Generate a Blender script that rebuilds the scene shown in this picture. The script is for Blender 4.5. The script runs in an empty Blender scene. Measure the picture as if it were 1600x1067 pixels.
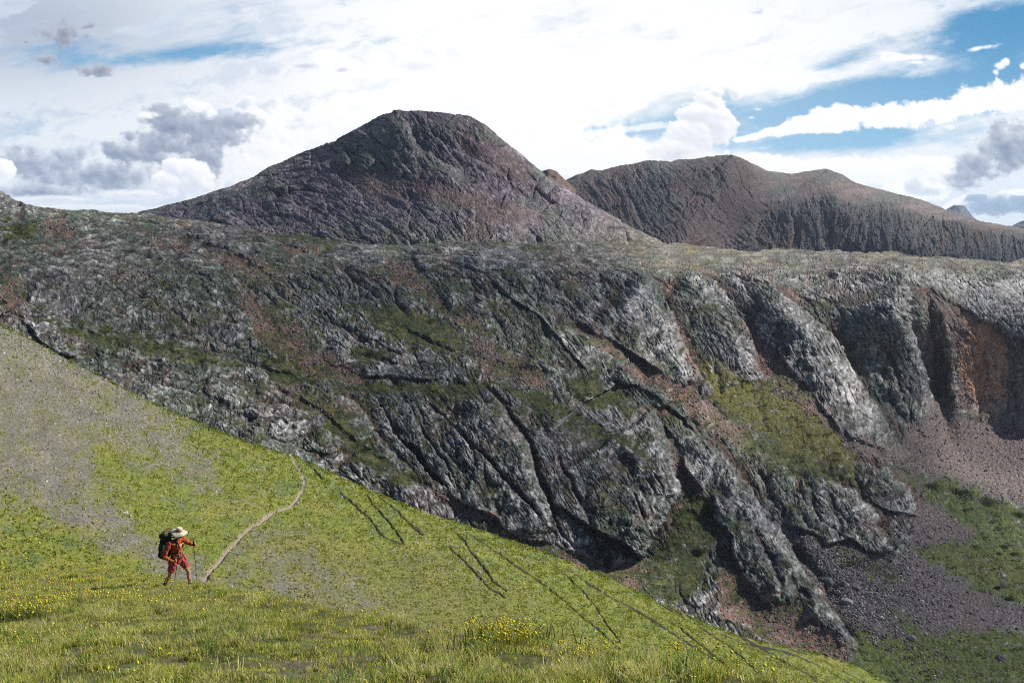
import bpy, bmesh, math, random
import numpy as np
from mathutils import Vector, Matrix
rng = np.random.default_rng(7); random.seed(7)
SC = bpy.context.scene
COL = SC.collection
f32 = np.float32

# ------------------------------------------------------------------ camera and directions
F = 1333.0
HOR = 350.0
PITCH = math.atan((533.5 - HOR) / F)
CP, SP = math.cos(PITCH), math.sin(PITCH)
def ray(u, v):
    """direction through a place of the view, scaled to one metre of forward distance"""
    a = (u - 800.0) / F; b = (533.5 - v) / F
    y = CP + SP * b
    return a / y, (-SP + CP * b) / y
def pt(u, v, Y):
    x, z = ray(u, v)
    return Vector((x * Y, Y, z * Y))
cam_d = bpy.data.cameras.new('camera'); cam = bpy.data.objects.new('camera', cam_d); COL.objects.link(cam)
cam_d.lens = 36 * F / 1600; cam_d.sensor_width = 36; cam_d.clip_start = .1; cam_d.clip_end = 120000
cam.rotation_euler = (math.pi / 2 - PITCH, 0, 0)
SC.camera = cam

# ------------------------------------------------------------------ tags
def tag(o, label=None, cat=None, group=None, kind=None):
    if label: o['label'] = label
    if cat: o['category'] = cat
    if group: o['group'] = group
    if kind: o['kind'] = kind
    return o

# ------------------------------------------------------------------ noise
PH = rng.random((256, 256)).astype(f32) * 2 * np.pi
GX, GY = np.cos(PH), np.sin(PH)
HX, HY = rng.random((256, 256)).astype(f32), rng.random((256, 256)).astype(f32)
HV = rng.random((256, 256)).astype(f32)
def perlin(x, y, s=0):
    x = x + s * 17.31; y = y + s * 9.17
    xf = np.floor(x); yf = np.floor(y)
    xi = xf.astype(np.int32); yi = yf.astype(np.int32)
    fx = (x - xf).astype(f32); fy = (y - yf).astype(f32)
    w = fx * fx * fx * (fx * (fx * 6 - 15) + 10); q = fy * fy * fy * (fy * (fy * 6 - 15) + 10)
    x0 = xi & 255; x1 = (xi + 1) & 255; y0 = yi & 255; y1 = (yi + 1) & 255
    a = GX[x0, y0] * fx + GY[x0, y0] * fy
    b = GX[x1, y0] * (fx - 1) + GY[x1, y0] * fy
    c = GX[x0, y1] * fx + GY[x0, y1] * (fy - 1)
    d = GX[x1, y1] * (fx - 1) + GY[x1, y1] * (fy - 1)
    ab = a + (b - a) * w; cd = c + (d - c) * w
    return (ab + (cd - ab) * q) * 1.5
def fbm(x, y, o=4, s=0, g=.5, l=2.03):
    r = 0; a = 1.0; t = 0
    for i in range(o):
        r = r + a * perlin(x, y, s + i * 3.7); t += a; a *= g; x = x * l; y = y * l
    return r / t * 1.3
def ridged(x, y, o=4, s=0, g=.5, l=2.1):
    r = 0; a = 1.0; t = 0
    for i in range(o):
        r = r + a * (1 - 2 * np.abs(perlin(x, y, s + i * 5.3))); t += a; a *= g; x = x * l; y = y * l
    return r / t
def billow(x, y, o=3, s=0, g=.5, l=2.1):
    """rounded swells parted by sharp creases"""
    r = 0; a = 1.0; t = 0
    for i in range(o):
        r = r + a * (1 - (1 - np.minimum(np.abs(perlin(x, y, s + i * 5.3)) * 2.2, 1)) ** 2.2); t += a; a *= g; x = x * l; y = y * l
    return r / t - .6
def worley(x, y, s=0):
    """distance to the nearest cell point, F2-F1, and a random value per cell"""
    x = x + s * 13.7; y = y + s * 7.9
    xi = np.floor(x).astype(np.int32); yi = np.floor(y).astype(np.int32)
    f1 = np.full(x.shape, 9, f32); f2 = f1.copy(); idv = np.zeros(x.shape, f32)
    for dx in (-1, 0, 1):
        for dy in (-1, 0, 1):
            cx = xi + dx; cy = yi + dy
            ax = cx & 255; ay = cy & 255
            d = (cx + .15 + .7 * HX[ax, ay] - x) ** 2 + (cy + .15 + .7 * HY[ax, ay] - y) ** 2
            d = d.astype(f32)
            n = d < f1
            f2 = np.where(n, f1, np.minimum(f2, d)); idv = np.where(n, HV[ax, ay], idv); f1 = np.where(n, d, f1)
    f1 = np.sqrt(f1); f2 = np.sqrt(f2)
    return f1, f2 - f1, idv
def facets(x, y, s=0, tilt=1.3, crack=.12):
    """broken rock: every cell a tilted plane of its own height, split by cracks"""
    x = x + s * 13.7; y = y + s * 7.9
    xi = np.floor(x).astype(np.int32); yi = np.floor(y).astype(np.int32)
    f1 = np.full(x.shape, 9, f32); f2 = f1.copy(); h = np.zeros(x.shape, f32)
    for dx in (-1, 0, 1):
        for dy in (-1, 0, 1):
            cx = xi + dx; cy = yi + dy
            ax = cx & 255; ay = cy & 255
            ox = x - (cx + .1 + .8 * HX[ax, ay]); oy = y - (cy + .1 + .8 * HY[ax, ay])
            d = (ox * ox + oy * oy).astype(f32)
            n = d < f1
            hh = (HV[ax, ay] - .5) * 1.1 + tilt * ((HX[ay, ax] - .5) * ox + (HY[ay, ax] - .5) * oy)
            f2 = np.where(n, f1, np.minimum(f2, d)); h = np.where(n, hh, h); f1 = np.where(n, d, f1)
    e = np.sqrt(f2) - np.sqrt(f1)
    return (h - .5 * sm(crack, 0, e)).astype(f32)
def sm(a, b, x):
    t = np.clip((x - a) / (b - a), 0, 1); return t * t * (3 - 2 * t)
def lerp(a, b, t): return a + (b - a) * t
def mixc(c, col, m):
    return c + (np.array(col, f32) - c) * m[..., None]

# thin plate interpolation
def tps(pts, vals, sc=400.0, lam=1e-3):
    P = np.array(pts, float) / sc; n = len(P)
    d2 = ((P[:, None] - P[None]) ** 2).sum(-1); K = .5 * d2 * np.log(d2 + 1e-12) + np.eye(n) * lam
    A = np.zeros((n + 3, n + 3)); A[:n, :n] = K; A[:n, n] = 1; A[:n, n + 1:] = P; A[n, :n] = 1; A[n + 1:, :n] = P.T
    w = np.linalg.solve(A, np.r_[np.array(vals, float), 0, 0, 0])
    def ev(U, V):
        U = U / sc; V = V / sc
        r = (w[n] + w[n + 1] * U + w[n + 2] * V).astype(f32)
        for i in range(n):
            d = ((U - P[i, 0]) ** 2 + (V - P[i, 1]) ** 2).astype(f32)
            r += f32(w[i]) * .5 * d * np.log(d + 1e-12)
        return r
    return ev
def coarse(ev, U, V, k=6.0):
    """evaluate a smooth field on a regular lattice and look it up bilinearly"""
    u0, v0 = U.min() - 1, V.min() - 1
    nu, nv = int((U.max() - u0) / k) + 3, int((V.max() - v0) / k) + 3
    g = ev(*np.meshgrid(u0 + np.arange(nu) * k, v0 + np.arange(nv) * k))
    x = (U - u0) / k; y = (V - v0) / k; i = x.astype(np.int32); j = y.astype(np.int32); x = x - i; y = y - j
    return ((g[j, i] * (1 - x) + g[j, i + 1] * x) * (1 - y) + (g[j + 1, i] * (1 - x) + g[j + 1, i + 1] * x) * y).astype(f32)

def polydist(U, V, poly):
    """signed distance to a polyline walked downwards (positive on the right), and place along it"""
    best = np.full(U.shape, 1e9, f32); sg = np.zeros(U.shape, f32); tt = np.zeros(U.shape, f32)
    L = [math.dist(poly[i], poly[i + 1]) for i in range(len(poly) - 1)]; tot = sum(L); acc = 0
    for i in range(len(poly) - 1):
        ax, ay = poly[i]; bx, by = poly[i + 1]; dx, dy = bx - ax, by - ay
        px = U - ax; py = V - ay
        t = np.clip((px * dx + py * dy) / (L[i] ** 2), 0, 1)
        qx = px - t * dx; qy = py - t * dy
        d = np.sqrt(qx * qx + qy * qy)
        m = d < best
        best = np.where(m, d, best); sg = np.where(m, np.sign(px * dy - py * dx), sg); tt = np.where(m, (acc + t * L[i]) / tot, tt)
        acc += L[i]
    return best * sg, tt
def inside(U, V, poly, soft=6):
    """soft mask of a polygon"""
    m = np.zeros(U.shape, bool); n = len(poly); best = np.full(U.shape, 1e9, f32)
    for i in range(n):
        ax, ay = poly[i]; bx, by = poly[(i + 1) % n]
        if ay != by:
            c = ((ay > V) != (by > V)) & (U < (bx - ax) * (V - ay) / (by - ay) + ax); m ^= c
        dx, dy = bx - ax, by - ay; t = np.clip(((U - ax) * dx + (V - ay) * dy) / (dx * dx + dy * dy), 0, 1)
        best = np.minimum(best, np.hypot(U - ax - t * dx, V - ay - t * dy))
    return sm(-soft, soft, np.where(m, best, -best))
class Relief:
    def __init__(s, U, V):
        s.U, s.V = U, V; s.R = np.zeros(U.shape, f32); s.mod = fbm(U / 42, V / 42, 3, 77)
    def _box(s, pts, m):
        p = np.array(pts); x0, y0 = p.min(0) - m; x1, y1 = p.max(0) + m
        return (s.U > x0) & (s.U < x1) & (s.V > y0) & (s.V < y1)
    def edge(s, pts, hn=0, wn=20, cn=0, hp=0, wp=20, e=1.5, fade=.12):
        b = s._box(pts, 3 * max(wn + cn, wp)); u = s.U[b]; v = s.V[b]
        d, t = polydist(u, v, pts)
        A = np.abs(d)
        neg = hn * np.exp(-(((A - cn) / np.where(A > cn, wn, max(cn, 1) * 1.1)) ** 2))
        pos = hp * np.exp(-((A / wp) ** 2))
        k = sm(-e, e, d)
        L = sum(math.dist(pts[i], pts[i + 1]) for i in range(len(pts) - 1))
        fd = sm(0, fade, t) * sm(0, fade, 1 - t) if fade else 1
        # fade also beyond the ends
        s.R[b] += (neg * (1 - k) + pos * k) * fd * (np.clip(.85 + .9 * s.mod[b], .15, 1.5) if max(abs(hn), abs(hp)) < 13 else 1 + .22 * s.mod[b])
    def crest(s, pts, h, wn, wp, fade=.12):
        s.edge(pts, h, wn, 0, h, wp, .5, fade)
    def bump(s, u0, v0, ru, rv, h, rot=0, p=1.5):
        b = (np.abs(s.U - u0) < 1.2 * max(ru, rv)) & (np.abs(s.V - v0) < 1.2 * max(ru, rv))
        u = s.U[b] - u0; v = s.V[b] - v0; c, q = math.cos(math.radians(rot)), math.sin(math.radians(rot))
        x = (u * c + v * q) / ru; y = (-u * q + v * c) / rv
        r = x * x + y * y
        s.R[b] += h * np.clip(1 - r, 0, 1) ** (1 / p)

def oriented(fn, U, V, theta, bank, la, lb):
    """noise stretched along a direction that changes over the surface"""
    out = np.zeros(U.shape, f32)
    for i, th in enumerate(bank):
        if i == 0: w = 1 - np.clip((theta - th) / (bank[1] - th), 0, 1)
        elif i == len(bank) - 1: w = np.clip((theta - bank[i - 1]) / (th - bank[i - 1]), 0, 1)
        else:
            w = np.where(theta < th, np.clip((theta - bank[i - 1]) / (th - bank[i - 1]), 0, 1), 1 - np.clip((theta - th) / (bank[i + 1] - th), 0, 1))
        w = sm(0, 1, w); m = w > .001
        if not m.any(): continue
        c, q = math.cos(math.radians(th)), math.sin(math.radians(th))
        u = U[m]; v = V[m]
        out[m] += (w[m] * fn((u * c + v * q) / la, (-u * q + v * c) / lb, i)).astype(f32)
    return out

def normals(P):
    du = np.empty_like(P); dv = np.empty_like(P)
    du[:, 1:-1] = P[:, 2:] - P[:, :-2]; du[:, 0] = P[:, 1] - P[:, 0]; du[:, -1] = P[:, -1] - P[:, -2]
    dv[1:-1] = P[2:] - P[:-2]; dv[0] = P[1] - P[0]; dv[-1] = P[-1] - P[-2]
    n = np.cross(dv, du); n /= np.linalg.norm(n, axis=-1, keepdims=True) + 1e-9
    flip = np.sign((n * -P).sum(-1, keepdims=True)); flip[flip == 0] = 1
    return n * flip
def blur(a, k):
    for ax in (0, 1):
        c = np.cumsum(np.pad(a, [(k + 1, k) if i == ax else (0, 0) for i in range(a.ndim)], mode='edge'), axis=ax, dtype=np.float64)
        sl = [slice(None)] * a.ndim; s2 = sl[:]
        sl[ax] = slice(2 * k + 1, None); s2[ax] = slice(None, -(2 * k + 1))
        a = ((c[tuple(sl)] - c[tuple(s2)]) / (2 * k + 1)).astype(f32)
    return a
def grid_mesh(name, P, col, mat, back=None, smooth=True):
    """rows x columns grid -> one mesh with its base colour stored per vertex"""
    R, C, _ = P.shape
    if back:                                                     # far side: the ground goes on behind the crest
        rows = []; n, dy, dz = back
        for k in range(n, 0, -1):
            q = P[0].copy(); s = 1 + dy * k
            q[:, 0] *= s; q[:, 1] *= s; q[:, 2] = np.where(q[:, 2] < 0, q[:, 2] * s, q[:, 2]) - dz * k ** 1.5; rows.append(q)
        P = np.concatenate([np.stack(rows), P]); col = np.concatenate([np.repeat(col[:1], n, 0), col]); R += n
    me = bpy.data.meshes.new(name); nv = R * C
    me.vertices.add(nv); me.vertices.foreach_set('co', P.reshape(-1).astype(f32))
    i = np.arange(nv, dtype=np.int32).reshape(R, C)
    q = np.stack([i[:-1, :-1], i[1:, :-1], i[1:, 1:], i[:-1, 1:]], -1).reshape(-1, 4)
    nf = len(q)
    me.loops.add(nf * 4); me.loops.foreach_set('vertex_index', q.reshape(-1))
    me.polygons.add(nf); me.polygons.foreach_set('loop_start', np.arange(0, nf * 4, 4, dtype=np.int32))
    me.polygons.foreach_set('use_smooth', np.full(nf, smooth))
    me.update(calc_edges=True)
    ca = me.color_attributes.new('Col', 'FLOAT_COLOR', 'POINT')
    c4 = np.ones((nv, 4), f32); c4[:, :3] = col.reshape(-1, 3); ca.data.foreach_set('color', c4.reshape(-1))
    me.materials.append(mat)
    o = bpy.data.objects.new(name, me); COL.objects.link(o); return o
def soup(name, V, Fc, mat, col=None, parent=None):
    """loose faces (all of the same corner count) as one mesh"""
    me = bpy.data.meshes.new(name); n = len(V); k = Fc.shape[1]; nf = len(Fc)
    me.vertices.add(n); me.vertices.foreach_set('co', V.reshape(-1).astype(f32))
    me.loops.add(nf * k); me.loops.foreach_set('vertex_index', Fc.reshape(-1).astype(np.int32))
    me.polygons.add(nf); me.polygons.foreach_set('loop_start', np.arange(0, nf * k, k, dtype=np.int32))
    me.update(calc_edges=True)
    if col is not None:
        ca = me.color_attributes.new('Col', 'FLOAT_COLOR', 'POINT')
        c4 = np.ones((n, 4), f32); c4[:, :3] = col; ca.data.foreach_set('color', c4.reshape(-1))
    me.materials.append(mat)
    o = bpy.data.objects.new(name, me); COL.objects.link(o)
    if parent: o.parent = parent
    return o

# ------------------------------------------------------------------ materials
def mat_ground(name, scale, bump, dist, var=.25, rough=.9, trans=0, detail=6, scale2=None):
    m = bpy.data.materials.new(name); m.use_nodes = True; nt = m.node_tree; N = nt.nodes; L = nt.links
    b = N['Principled BSDF']; b.inputs['Roughness'].default_value = rough; b.inputs['Specular IOR Level'].default_value = .25
    at = N.new('ShaderNodeAttribute'); at.attribute_name = 'Col'
    tc = N.new('ShaderNodeNewGeometry')
    nz = N.new('ShaderNodeTexNoise'); nz.inputs['Scale'].default_value = scale; nz.inputs['Detail'].default_value = detail; nz.inputs['Roughness'].default_value = .65
    L.new(tc.outputs['Position'], nz.inputs['Vector'])
    mr = N.new('ShaderNodeMapRange'); mr.inputs[1].default_value = .3; mr.inputs[2].default_value = .7; mr.inputs[3].default_value = (1 - var) * .8; mr.inputs[4].default_value = (1 + var) * .8
    L.new(nz.outputs['Fac'], mr.inputs[0])
    mx = N.new('ShaderNodeVectorMath'); mx.operation = 'SCALE'
    L.new(at.outputs['Color'], mx.inputs[0]); L.new(mr.outputs[0], mx.inputs['Scale'])
    L.new(mx.outputs[0], b.inputs['Base Color'])
    if bump:
        nb = N.new('ShaderNodeTexNoise'); nb.inputs['Scale'].default_value = scale2 or scale * 1.7; nb.inputs['Detail'].default_value = detail; nb.inputs['Roughness'].default_value = .7
        L.new(tc.outputs['Position'], nb.inputs['Vector'])
        bp = N.new('ShaderNodeBump'); bp.inputs['Strength'].default_value = bump; bp.inputs['Distance'].default_value = dist
        L.new(nb.outputs['Fac'], bp.inputs['Height']); L.new(bp.outputs[0], b.inputs['Normal'])
    if trans:
        tr = N.new('ShaderNodeBsdfTranslucent'); L.new(mx.outputs[0], tr.inputs['Color'])
        ms = N.new('ShaderNodeMixShader'); ms.inputs[0].default_value = trans
        L.new(b.outputs[0], ms.inputs[1]); L.new(tr.outputs[0], ms.inputs[2]); L.new(ms.outputs[0], N['Material Output'].inputs['Surface'])
    return m
def mat_plain(name, col, rough=.8, var=.18, scale=30, bump=.2, metal=0):
    m = bpy.data.materials.new(name); m.use_nodes = True; nt = m.node_tree; N = nt.nodes; L = nt.links
    b = N['Principled BSDF']; b.inputs['Roughness'].default_value = rough; b.inputs['Metallic'].default_value = metal; b.inputs['Specular IOR Level'].default_value = .3
    tc = N.new('ShaderNodeTexCoord')
    nz = N.new('ShaderNodeTexNoise'); nz.inputs['Scale'].default_value = scale; nz.inputs['Detail'].default_value = 4
    L.new(tc.outputs['Object'], nz.inputs['Vector'])
    cr = N.new('ShaderNodeValToRGB')
    cr.color_ramp.elements[0].position = .3; cr.color_ramp.elements[1].position = .7
    cr.color_ramp.elements[0].color = [c * (1 - var) for c in col] + [1]; cr.color_ramp.elements[1].color = [min(1, c * (1 + var)) for c in col] + [1]
    L.new(nz.outputs['Fac'], cr.inputs[0]); L.new(cr.outputs[0], b.inputs['Base Color'])
    if bump:
        bp = N.new('ShaderNodeBump'); bp.inputs['Strength'].default_value = bump; bp.inputs['Distance'].default_value = .02
        L.new(nz.outputs['Fac'], bp.inputs['Height']); L.new(bp.outputs[0], b.inputs['Normal'])
    return m
M_WALL = mat_ground('rock_wall', .30, .8, 1.6, .6, scale2=.30)
M_PEAK = mat_ground('peak_rock', .16, .8, 4, .6, scale2=.14)
M_FAR = mat_ground('far_rock', .09, .7, 7, .5, scale2=.08)
M_SLOPE = mat_ground('slope_turf', 3.0, .8, .12, .35)
M_NEAR = mat_ground('near_turf', 14, .8, .04, .4)
M_GRASS = mat_ground('grass_blades', 2.0, 0, 0, .3, .6, .5, 3)
M_STONE = mat_ground('stone', 1.2, .5, .4, .25)
Q = 1.0
SUN_AZ, SUN_EL = 76.0, 37.0       # to the right of the view direction, above the horizon

def prof(pts):
    x = [p[0] for p in pts]; y = [p[1] for p in pts]
    return lambda u: np.interp(u, x, y)
def smoothprof(pts, k=14):
    f = prof(pts)
    def g(u):
        r = 0
        for d in (-k, -k / 2, 0, k / 2, k): r = r + f(u + d)
        return (r / 5).astype(f32)
    return g

# ================================================================== the rock wall across the valley
def build_wall():
    st = 1.2 / Q
    us = np.arange(-190, 1790, st).astype(f32)
    top = prof([(-250, 268), (-120, 290), (0, 302), (34, 317), (62, 324), (105, 327), (140, 329), (185, 333), (235, 334), (262, 340), (310, 346), (345, 352), (380, 353),
                (420, 366), (480, 366), (530, 376), (590, 384), (660, 381), (720, 379), (800, 380), (880, 376), (960, 381), (1035, 383), (1060, 381), (1095, 383), (1150, 390), (1180, 396),
                (1215, 390), (1300, 392), (1390, 394), (1440, 400), (1500, 402), (1560, 410), (1580, 408), (1600, 402), (1700, 392), (1850, 400)])(us)
    top = top + 3.6 * fbm(us / 46, us * 0, 5, 3, .6) + .8 * perlin(us / 7, us * 0, 5)
    bot = prof([(-250, 700), (0, 700), (400, 880), (700, 990), (1000, 1090), (1350, 1200), (1850, 1200)])(us)
    nr = int(760 / st * .9)
    s = np.linspace(0, 1, nr)[:, None] ** 1.12
    V = (top[None] + s * (bot - top)[None]).astype(f32); U = np.repeat(us[None], nr, 0)
    cols = {-200: [(275, 1000), (400, 800), (500, 650), (620, 560), (720, 450)],
            0: [(305, 1080), (400, 900), (470, 760), (520, 690), (620, 600), (800, 480)],
            200: [(330, 1280), (400, 1080), (480, 900), (560, 760), (620, 690), (800, 560)],
            400: [(358, 1370), (450, 1080), (540, 900), (600, 820), (680, 680), (760, 620), (900, 520)],
            600: [(382, 1430), (450, 1190), (540, 980), (600, 890), (640, 840), (720, 750), (790, 700), (1000, 560)],
            800: [(380, 1480), (420, 1330), (520, 1100), (600, 950), (640, 880), (740, 800), (840, 735), (1000, 600)],
            1000: [(382, 1700), (440, 1400), (540, 1220), (590, 1120), (660, 960), (760, 860), (870, 775), (960, 680), (1100, 560)],
            1200: [(392, 2050), (440, 1520), (540, 1360), (600, 1240), (700, 1060), (780, 930), (880, 840), (950, 760), (1150, 580)],
            1400: [(394, 2100), (430, 1580), (560, 1460), (680, 1320), (740, 1160), (800, 1040), (860, 940), (950, 810), (1060, 700), (1200, 590)],
            1560: [(400, 2000), (450, 1640), (540, 1590), (680, 1500), (740, 1310), (800, 1130), (900, 930), (1060, 720), (1200, 590)],
            1800: [(405, 1950), (460, 1620), (560, 1560), (700, 1480), (800, 1190), (900, 950), (1060, 720), (1200, 590)]}
    P, W = [], []
    for u, l in cols.items():
        for v, y in l: P.append((u, v)); W.append(math.log(y))
    base = coarse(tps(P, W, 400, 2e-3), U, V)
    Y0 = np.exp(base)
    # irregular lines for all hand laid features
    wu = U + 5 * fbm(U / 45, V / 45, 3, 1) + 1.6 * perlin(U / 9, V / 9, 2); wv = V + 5 * fbm(U / 45, V / 45, 3, 8) + 1.6 * perlin(U / 9, V / 9, 4)
    R = Relief(wu.astype(f32), wv.astype(f32)); E = R.edge
    # --- right hand ribs
    E([(1205, 436), (1222, 451), (1256, 482), (1284, 507), (1318, 546), (1341, 594), (1369, 633), (1391, 670), (1412, 700), (1445, 728)], 56, 82, 26, -16, 45)
    E([(1412, 436), (1421, 460), (1422, 481), (1425, 512), (1439, 557), (1453, 597), (1461, 625), (1475, 660), (1492, 712)], 44, 95, 16, -34, 20)
    E([(1438, 440), (1448, 480), (1453, 504), (1458, 554), (1467, 625)], -20, 9, 0, -30, 14)
    E([(1352, 520), (1394, 569), (1408, 619), (1420, 665)], 6, 20, 4, -12, 8)
    E([(1256, 478), (1275, 466), (1295, 470), (1318, 493), (1330, 520)], -6, 4, 0, -4, 4)
    R.crest([(1352, 604), (1380, 594), (1408, 617), (1430, 660)], 10, 14, 10)
    E([(1400, 436), (1439, 442), (1470, 465), (1509, 484), (1546, 510), (1574, 526), (1620, 532), (1700, 560)], -7, 90, 0, 5, 70, 4, .05)
    R.crest([(1476, 480), (1482, 540), (1489, 590), (1497, 645)], 14, 7, 7)
    R.crest([(1540, 520), (1552, 580), (1560, 640), (1560, 668)], 9, 16, 12)
    R.crest([(1583, 540), (1590, 600), (1600, 670)], 9, 8, 12)
    E([(997, 420), (1033, 453), (1053, 492), (1067, 534), (1081, 562), (1103, 592)], 52, 85, 28, -16, 34)
    E([(890, 385), (907, 405), (935, 433), (969, 458), (995, 480), (1012, 505)], -5, 5, 0, -10, 9)
    E([(870, 474), (895, 492), (926, 517), (969, 540), (1002, 560), (1039, 590), (1067, 603)], -6, 16, 0, 9, 70, 4)
    E([(1068, 412), (1081, 419), (1115, 441), (1146, 472), (1171, 517), (1182, 557), (1194, 598)], 42, 62, 24, -14, 30)
    E([(1140, 500), (1151, 517), (1162, 543), (1193, 585)], 5, 12, 3, -8, 6)
    E([(1205, 540), (1228, 569), (1262, 608), (1284, 642), (1326, 678), (1400, 712)], -5, 30, 0, 7, 60, 4)
    E([(860, 490), (884, 506), (926, 529), (974, 554), (997, 582), (1003, 600)], 24, 90, 18, -8, 14)
    E([(925, 590), (969, 593), (1025, 621), (1067, 652), (1100, 690), (1130, 735)], -5, 24, 0, 8, 50, 4)
    E([(760, 430), (800, 470), (850, 500), (900, 560), (930, 590)], -3, 30, 0, 7, 50)
    # --- the central slabs
    E([(745, 600), (764, 617), (787, 639), (809, 667), (826, 696), (834, 732), (849, 774), (868, 830)], 26, 80, 20, -12, 8)
    E([(850, 752), (867, 814), (880, 840), (900, 862)], 4, 30, 4, -7, 5)
    E([(657, 620), (708, 670), (745, 704), (770, 729), (804, 769), (834, 800), (853, 828)], 5, 46, 12, -12, 6)
    E([(583, 618), (601, 653), (624, 687), (652, 715), (680, 749), (703, 768)], 3, 20, 6, -13, 7)
    E([(540, 612), (570, 650), (610, 700), (650, 740)], 6, 30, 8, -7, 12)
    E([(620, 610), (650, 660), (690, 720), (715, 768)], 3, 26, 6, -6, 6)
    E([(697, 765), (730, 788), (767, 805), (804, 838), (837, 847), (865, 849), (900, 864), (955, 884), (1010, 870)], -3, 20, 0, 7, 40, 3)
    E([(1020, 640), (1035, 662), (1044, 696), (1058, 733), (1064, 761), (1055, 786), (1033, 820), (1019, 848), (1005, 872)], 42, 95, 24, -18, 34, 1.5, .02)
    R.crest([(845, 645), (892, 688), (929, 724), (943, 752), (990, 786), (1007, 820), (1012, 850)], 13, 70, 40)
    E([(868, 700), (878, 724), (895, 752), (906, 786), (926, 820), (950, 882)], -7, 4, 0, -6, 4)
    R.bump(951, 876, 9, 12, -18)
    R.crest([(905, 610), (940, 650), (985, 700), (1010, 745)], 8, 18, 14)
    for k in range(5): E([(985 + 12 * k, 768 - 10 * k), (1000 + 11 * k, 800 - 12 * k), (1008 + 9 * k, 830 - 14 * k)], 3, 5, 2, -6, 4)
    E([(1035, 662), (1066, 702), (1075, 741), (1100, 766)], -8, 16, 0, 8, 34, 3)
    E([(1075, 650), (1105, 690), (1130, 735), (1120, 760)], 7, 18, 6, -8, 8)
    E([(1030, 636), (1075, 668), (1120, 702), (1159, 741), (1187, 797), (1224, 837), (1250, 882), (1285, 925), (1310, 975)], 26, 56, 18, -14, 20)
    E([(1114, 768), (1120, 809), (1142, 837), (1142, 865), (1159, 893), (1182, 927), (1215, 965)], -9, 40, 0, 9, 44, 4)
    E([(1160, 780), (1180, 830), (1205, 880), (1220, 930)], 6, 14, 5, -8, 8)
    E([(1262, 728), (1328, 764), (1370, 805), (1379, 834), (1394, 873)], 30, 60, 9, -10, 24)
    E([(1220, 818), (1262, 829), (1293, 849), (1328, 842), (1354, 861), (1394, 874)], -3, 10, 0, 9, 34, 3)
    E([(1182, 725), (1198, 764), (1222, 815)], -4, 8, 0, -12, 10)
    E([(1240, 735), (1262, 770), (1275, 820)], 6, 14, 5, -9, 8)
    E([(1300, 700), (1341, 725), (1392, 734), (1427, 773), (1437, 804)], 15, 34, 9, -8, 16)
    E([(1345, 772), (1392, 800), (1438, 805)], -3, 10, 0, 8, 20)
    E([(1222, 850), (1239, 866), (1268, 891), (1287, 923), (1316, 980), (1345, 1010)], 12, 36, 9, -8, 14)
    # --- left part: ledges and hummocks
    E([(60, 440), (45, 466), (20, 485), (42, 508), (67, 536), (129, 566)], -6, 26, 0, 8, 55, 4)
    E([(34, 314), (30, 340), (18, 368)], -8, 5, 0, -6, 6)
    R.crest([(130, 563), (190, 552), (300, 566), (390, 604), (425, 630)], 12, 30, 26)
    for l, h in (([(56, 500), (169, 525), (253, 545), (337, 564), (400, 572)], 5), ([(0, 420), (120, 430), (240, 470), (330, 520)], 5), ([(60, 380), (180, 385), (300, 420), (400, 480)], 5),
                 ([(250, 515), (320, 535), (380, 560), (470, 590)], 6), ([(420, 600), (500, 640), (560, 690), (620, 730)], 7), ([(190, 336), (290, 365), (380, 400), (440, 440)], 7),
                 ([(600, 500), (680, 535), (760, 560), (900, 590)], 6), ([(560, 585), (650, 592), (740, 600)], 7), ([(420, 372), (500, 400), (590, 440), (650, 500)], 9),
                 ([(470, 470), (560, 520), (640, 560)], 6), ([(640, 395), (680, 440), (710, 490)], 7), ([(555, 545), (600, 560), (560, 590)], 5)):
        E(l, -h * .6, 13, 0, h * .8, 24, 4)
    for l in ([(610, 400), (650, 440), (690, 490), (720, 500)], [(690, 400), (735, 440), (748, 495)], [(330, 400), (380, 450), (410, 500), (480, 560)], [(280, 360), (330, 395), (400, 420)]):
        E(l, -5, 12, 0, -9, 14)
    for b in ((442, 672, 24, 15, 9), (470, 668, 16, 12, 8), (503, 692, 28, 20, 11), (520, 712, 20, 14, 8), (550, 735, 18, 18, 9), (580, 728, 34, 24, 12, 20), (650, 780, 46, 26, 13, 35), (625, 765, 24, 18, 8),
              (690, 800, 20, 14, 8), (405, 640, 26, 14, 8, 20), (350, 615, 34, 16, 8, 20), (530, 560, 24, 13, 9), (575, 575, 40, 14, 8, 12), (1095, 690, 30, 20, 8, 50), (1150, 850, 26, 22, 8, 40),
              (1185, 900, 26, 26, 9, 30), (1225, 925, 22, 18, 7), (1085, 930, 26, 14, 7, 30), (1120, 905, 12, 9, 5), (1140, 960, 30, 14, 6), (1290, 960, 40, 20, 6, 40), (95, 345, 60, 16, 7, 10), (740, 455, 50, 30, 10, 30),
              (790, 420, 60, 24, 8, 10), (690, 470, 26, 26, 8), (640, 470, 30, 20, 7), (1110, 470, 26, 30, 5, 50), (450, 395, 50, 20, 7, 20), (1540, 440, 60, 20, 7, 30), (1060, 390, 34, 6, 8), (1230, 402, 50, 7, 6)):
        R.bump(*b)
    big = R.R
    Y = Y0 - big
    # fade relief out towards the far plateau
    # ---------------- what grows or lies where
    j = lambda a, s: a * fbm(U / 26, V / 26, 4, s)
    ju, jv = (U + j(16, 21)).astype(f32), (V + j(16, 22)).astype(f32)
    def region(*polys, soft=7):
        m = np.zeros(U.shape, f32)
        for p in polys:
            q = np.array(p); b = (ju > q[:, 0].min() - 12) & (ju < q[:, 0].max() + 12) & (jv > q[:, 1].min() - 12) & (jv < q[:, 1].max() + 12)
            m[b] = np.maximum(m[b], inside(ju[b], jv[b], p, soft))
        return m
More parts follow.
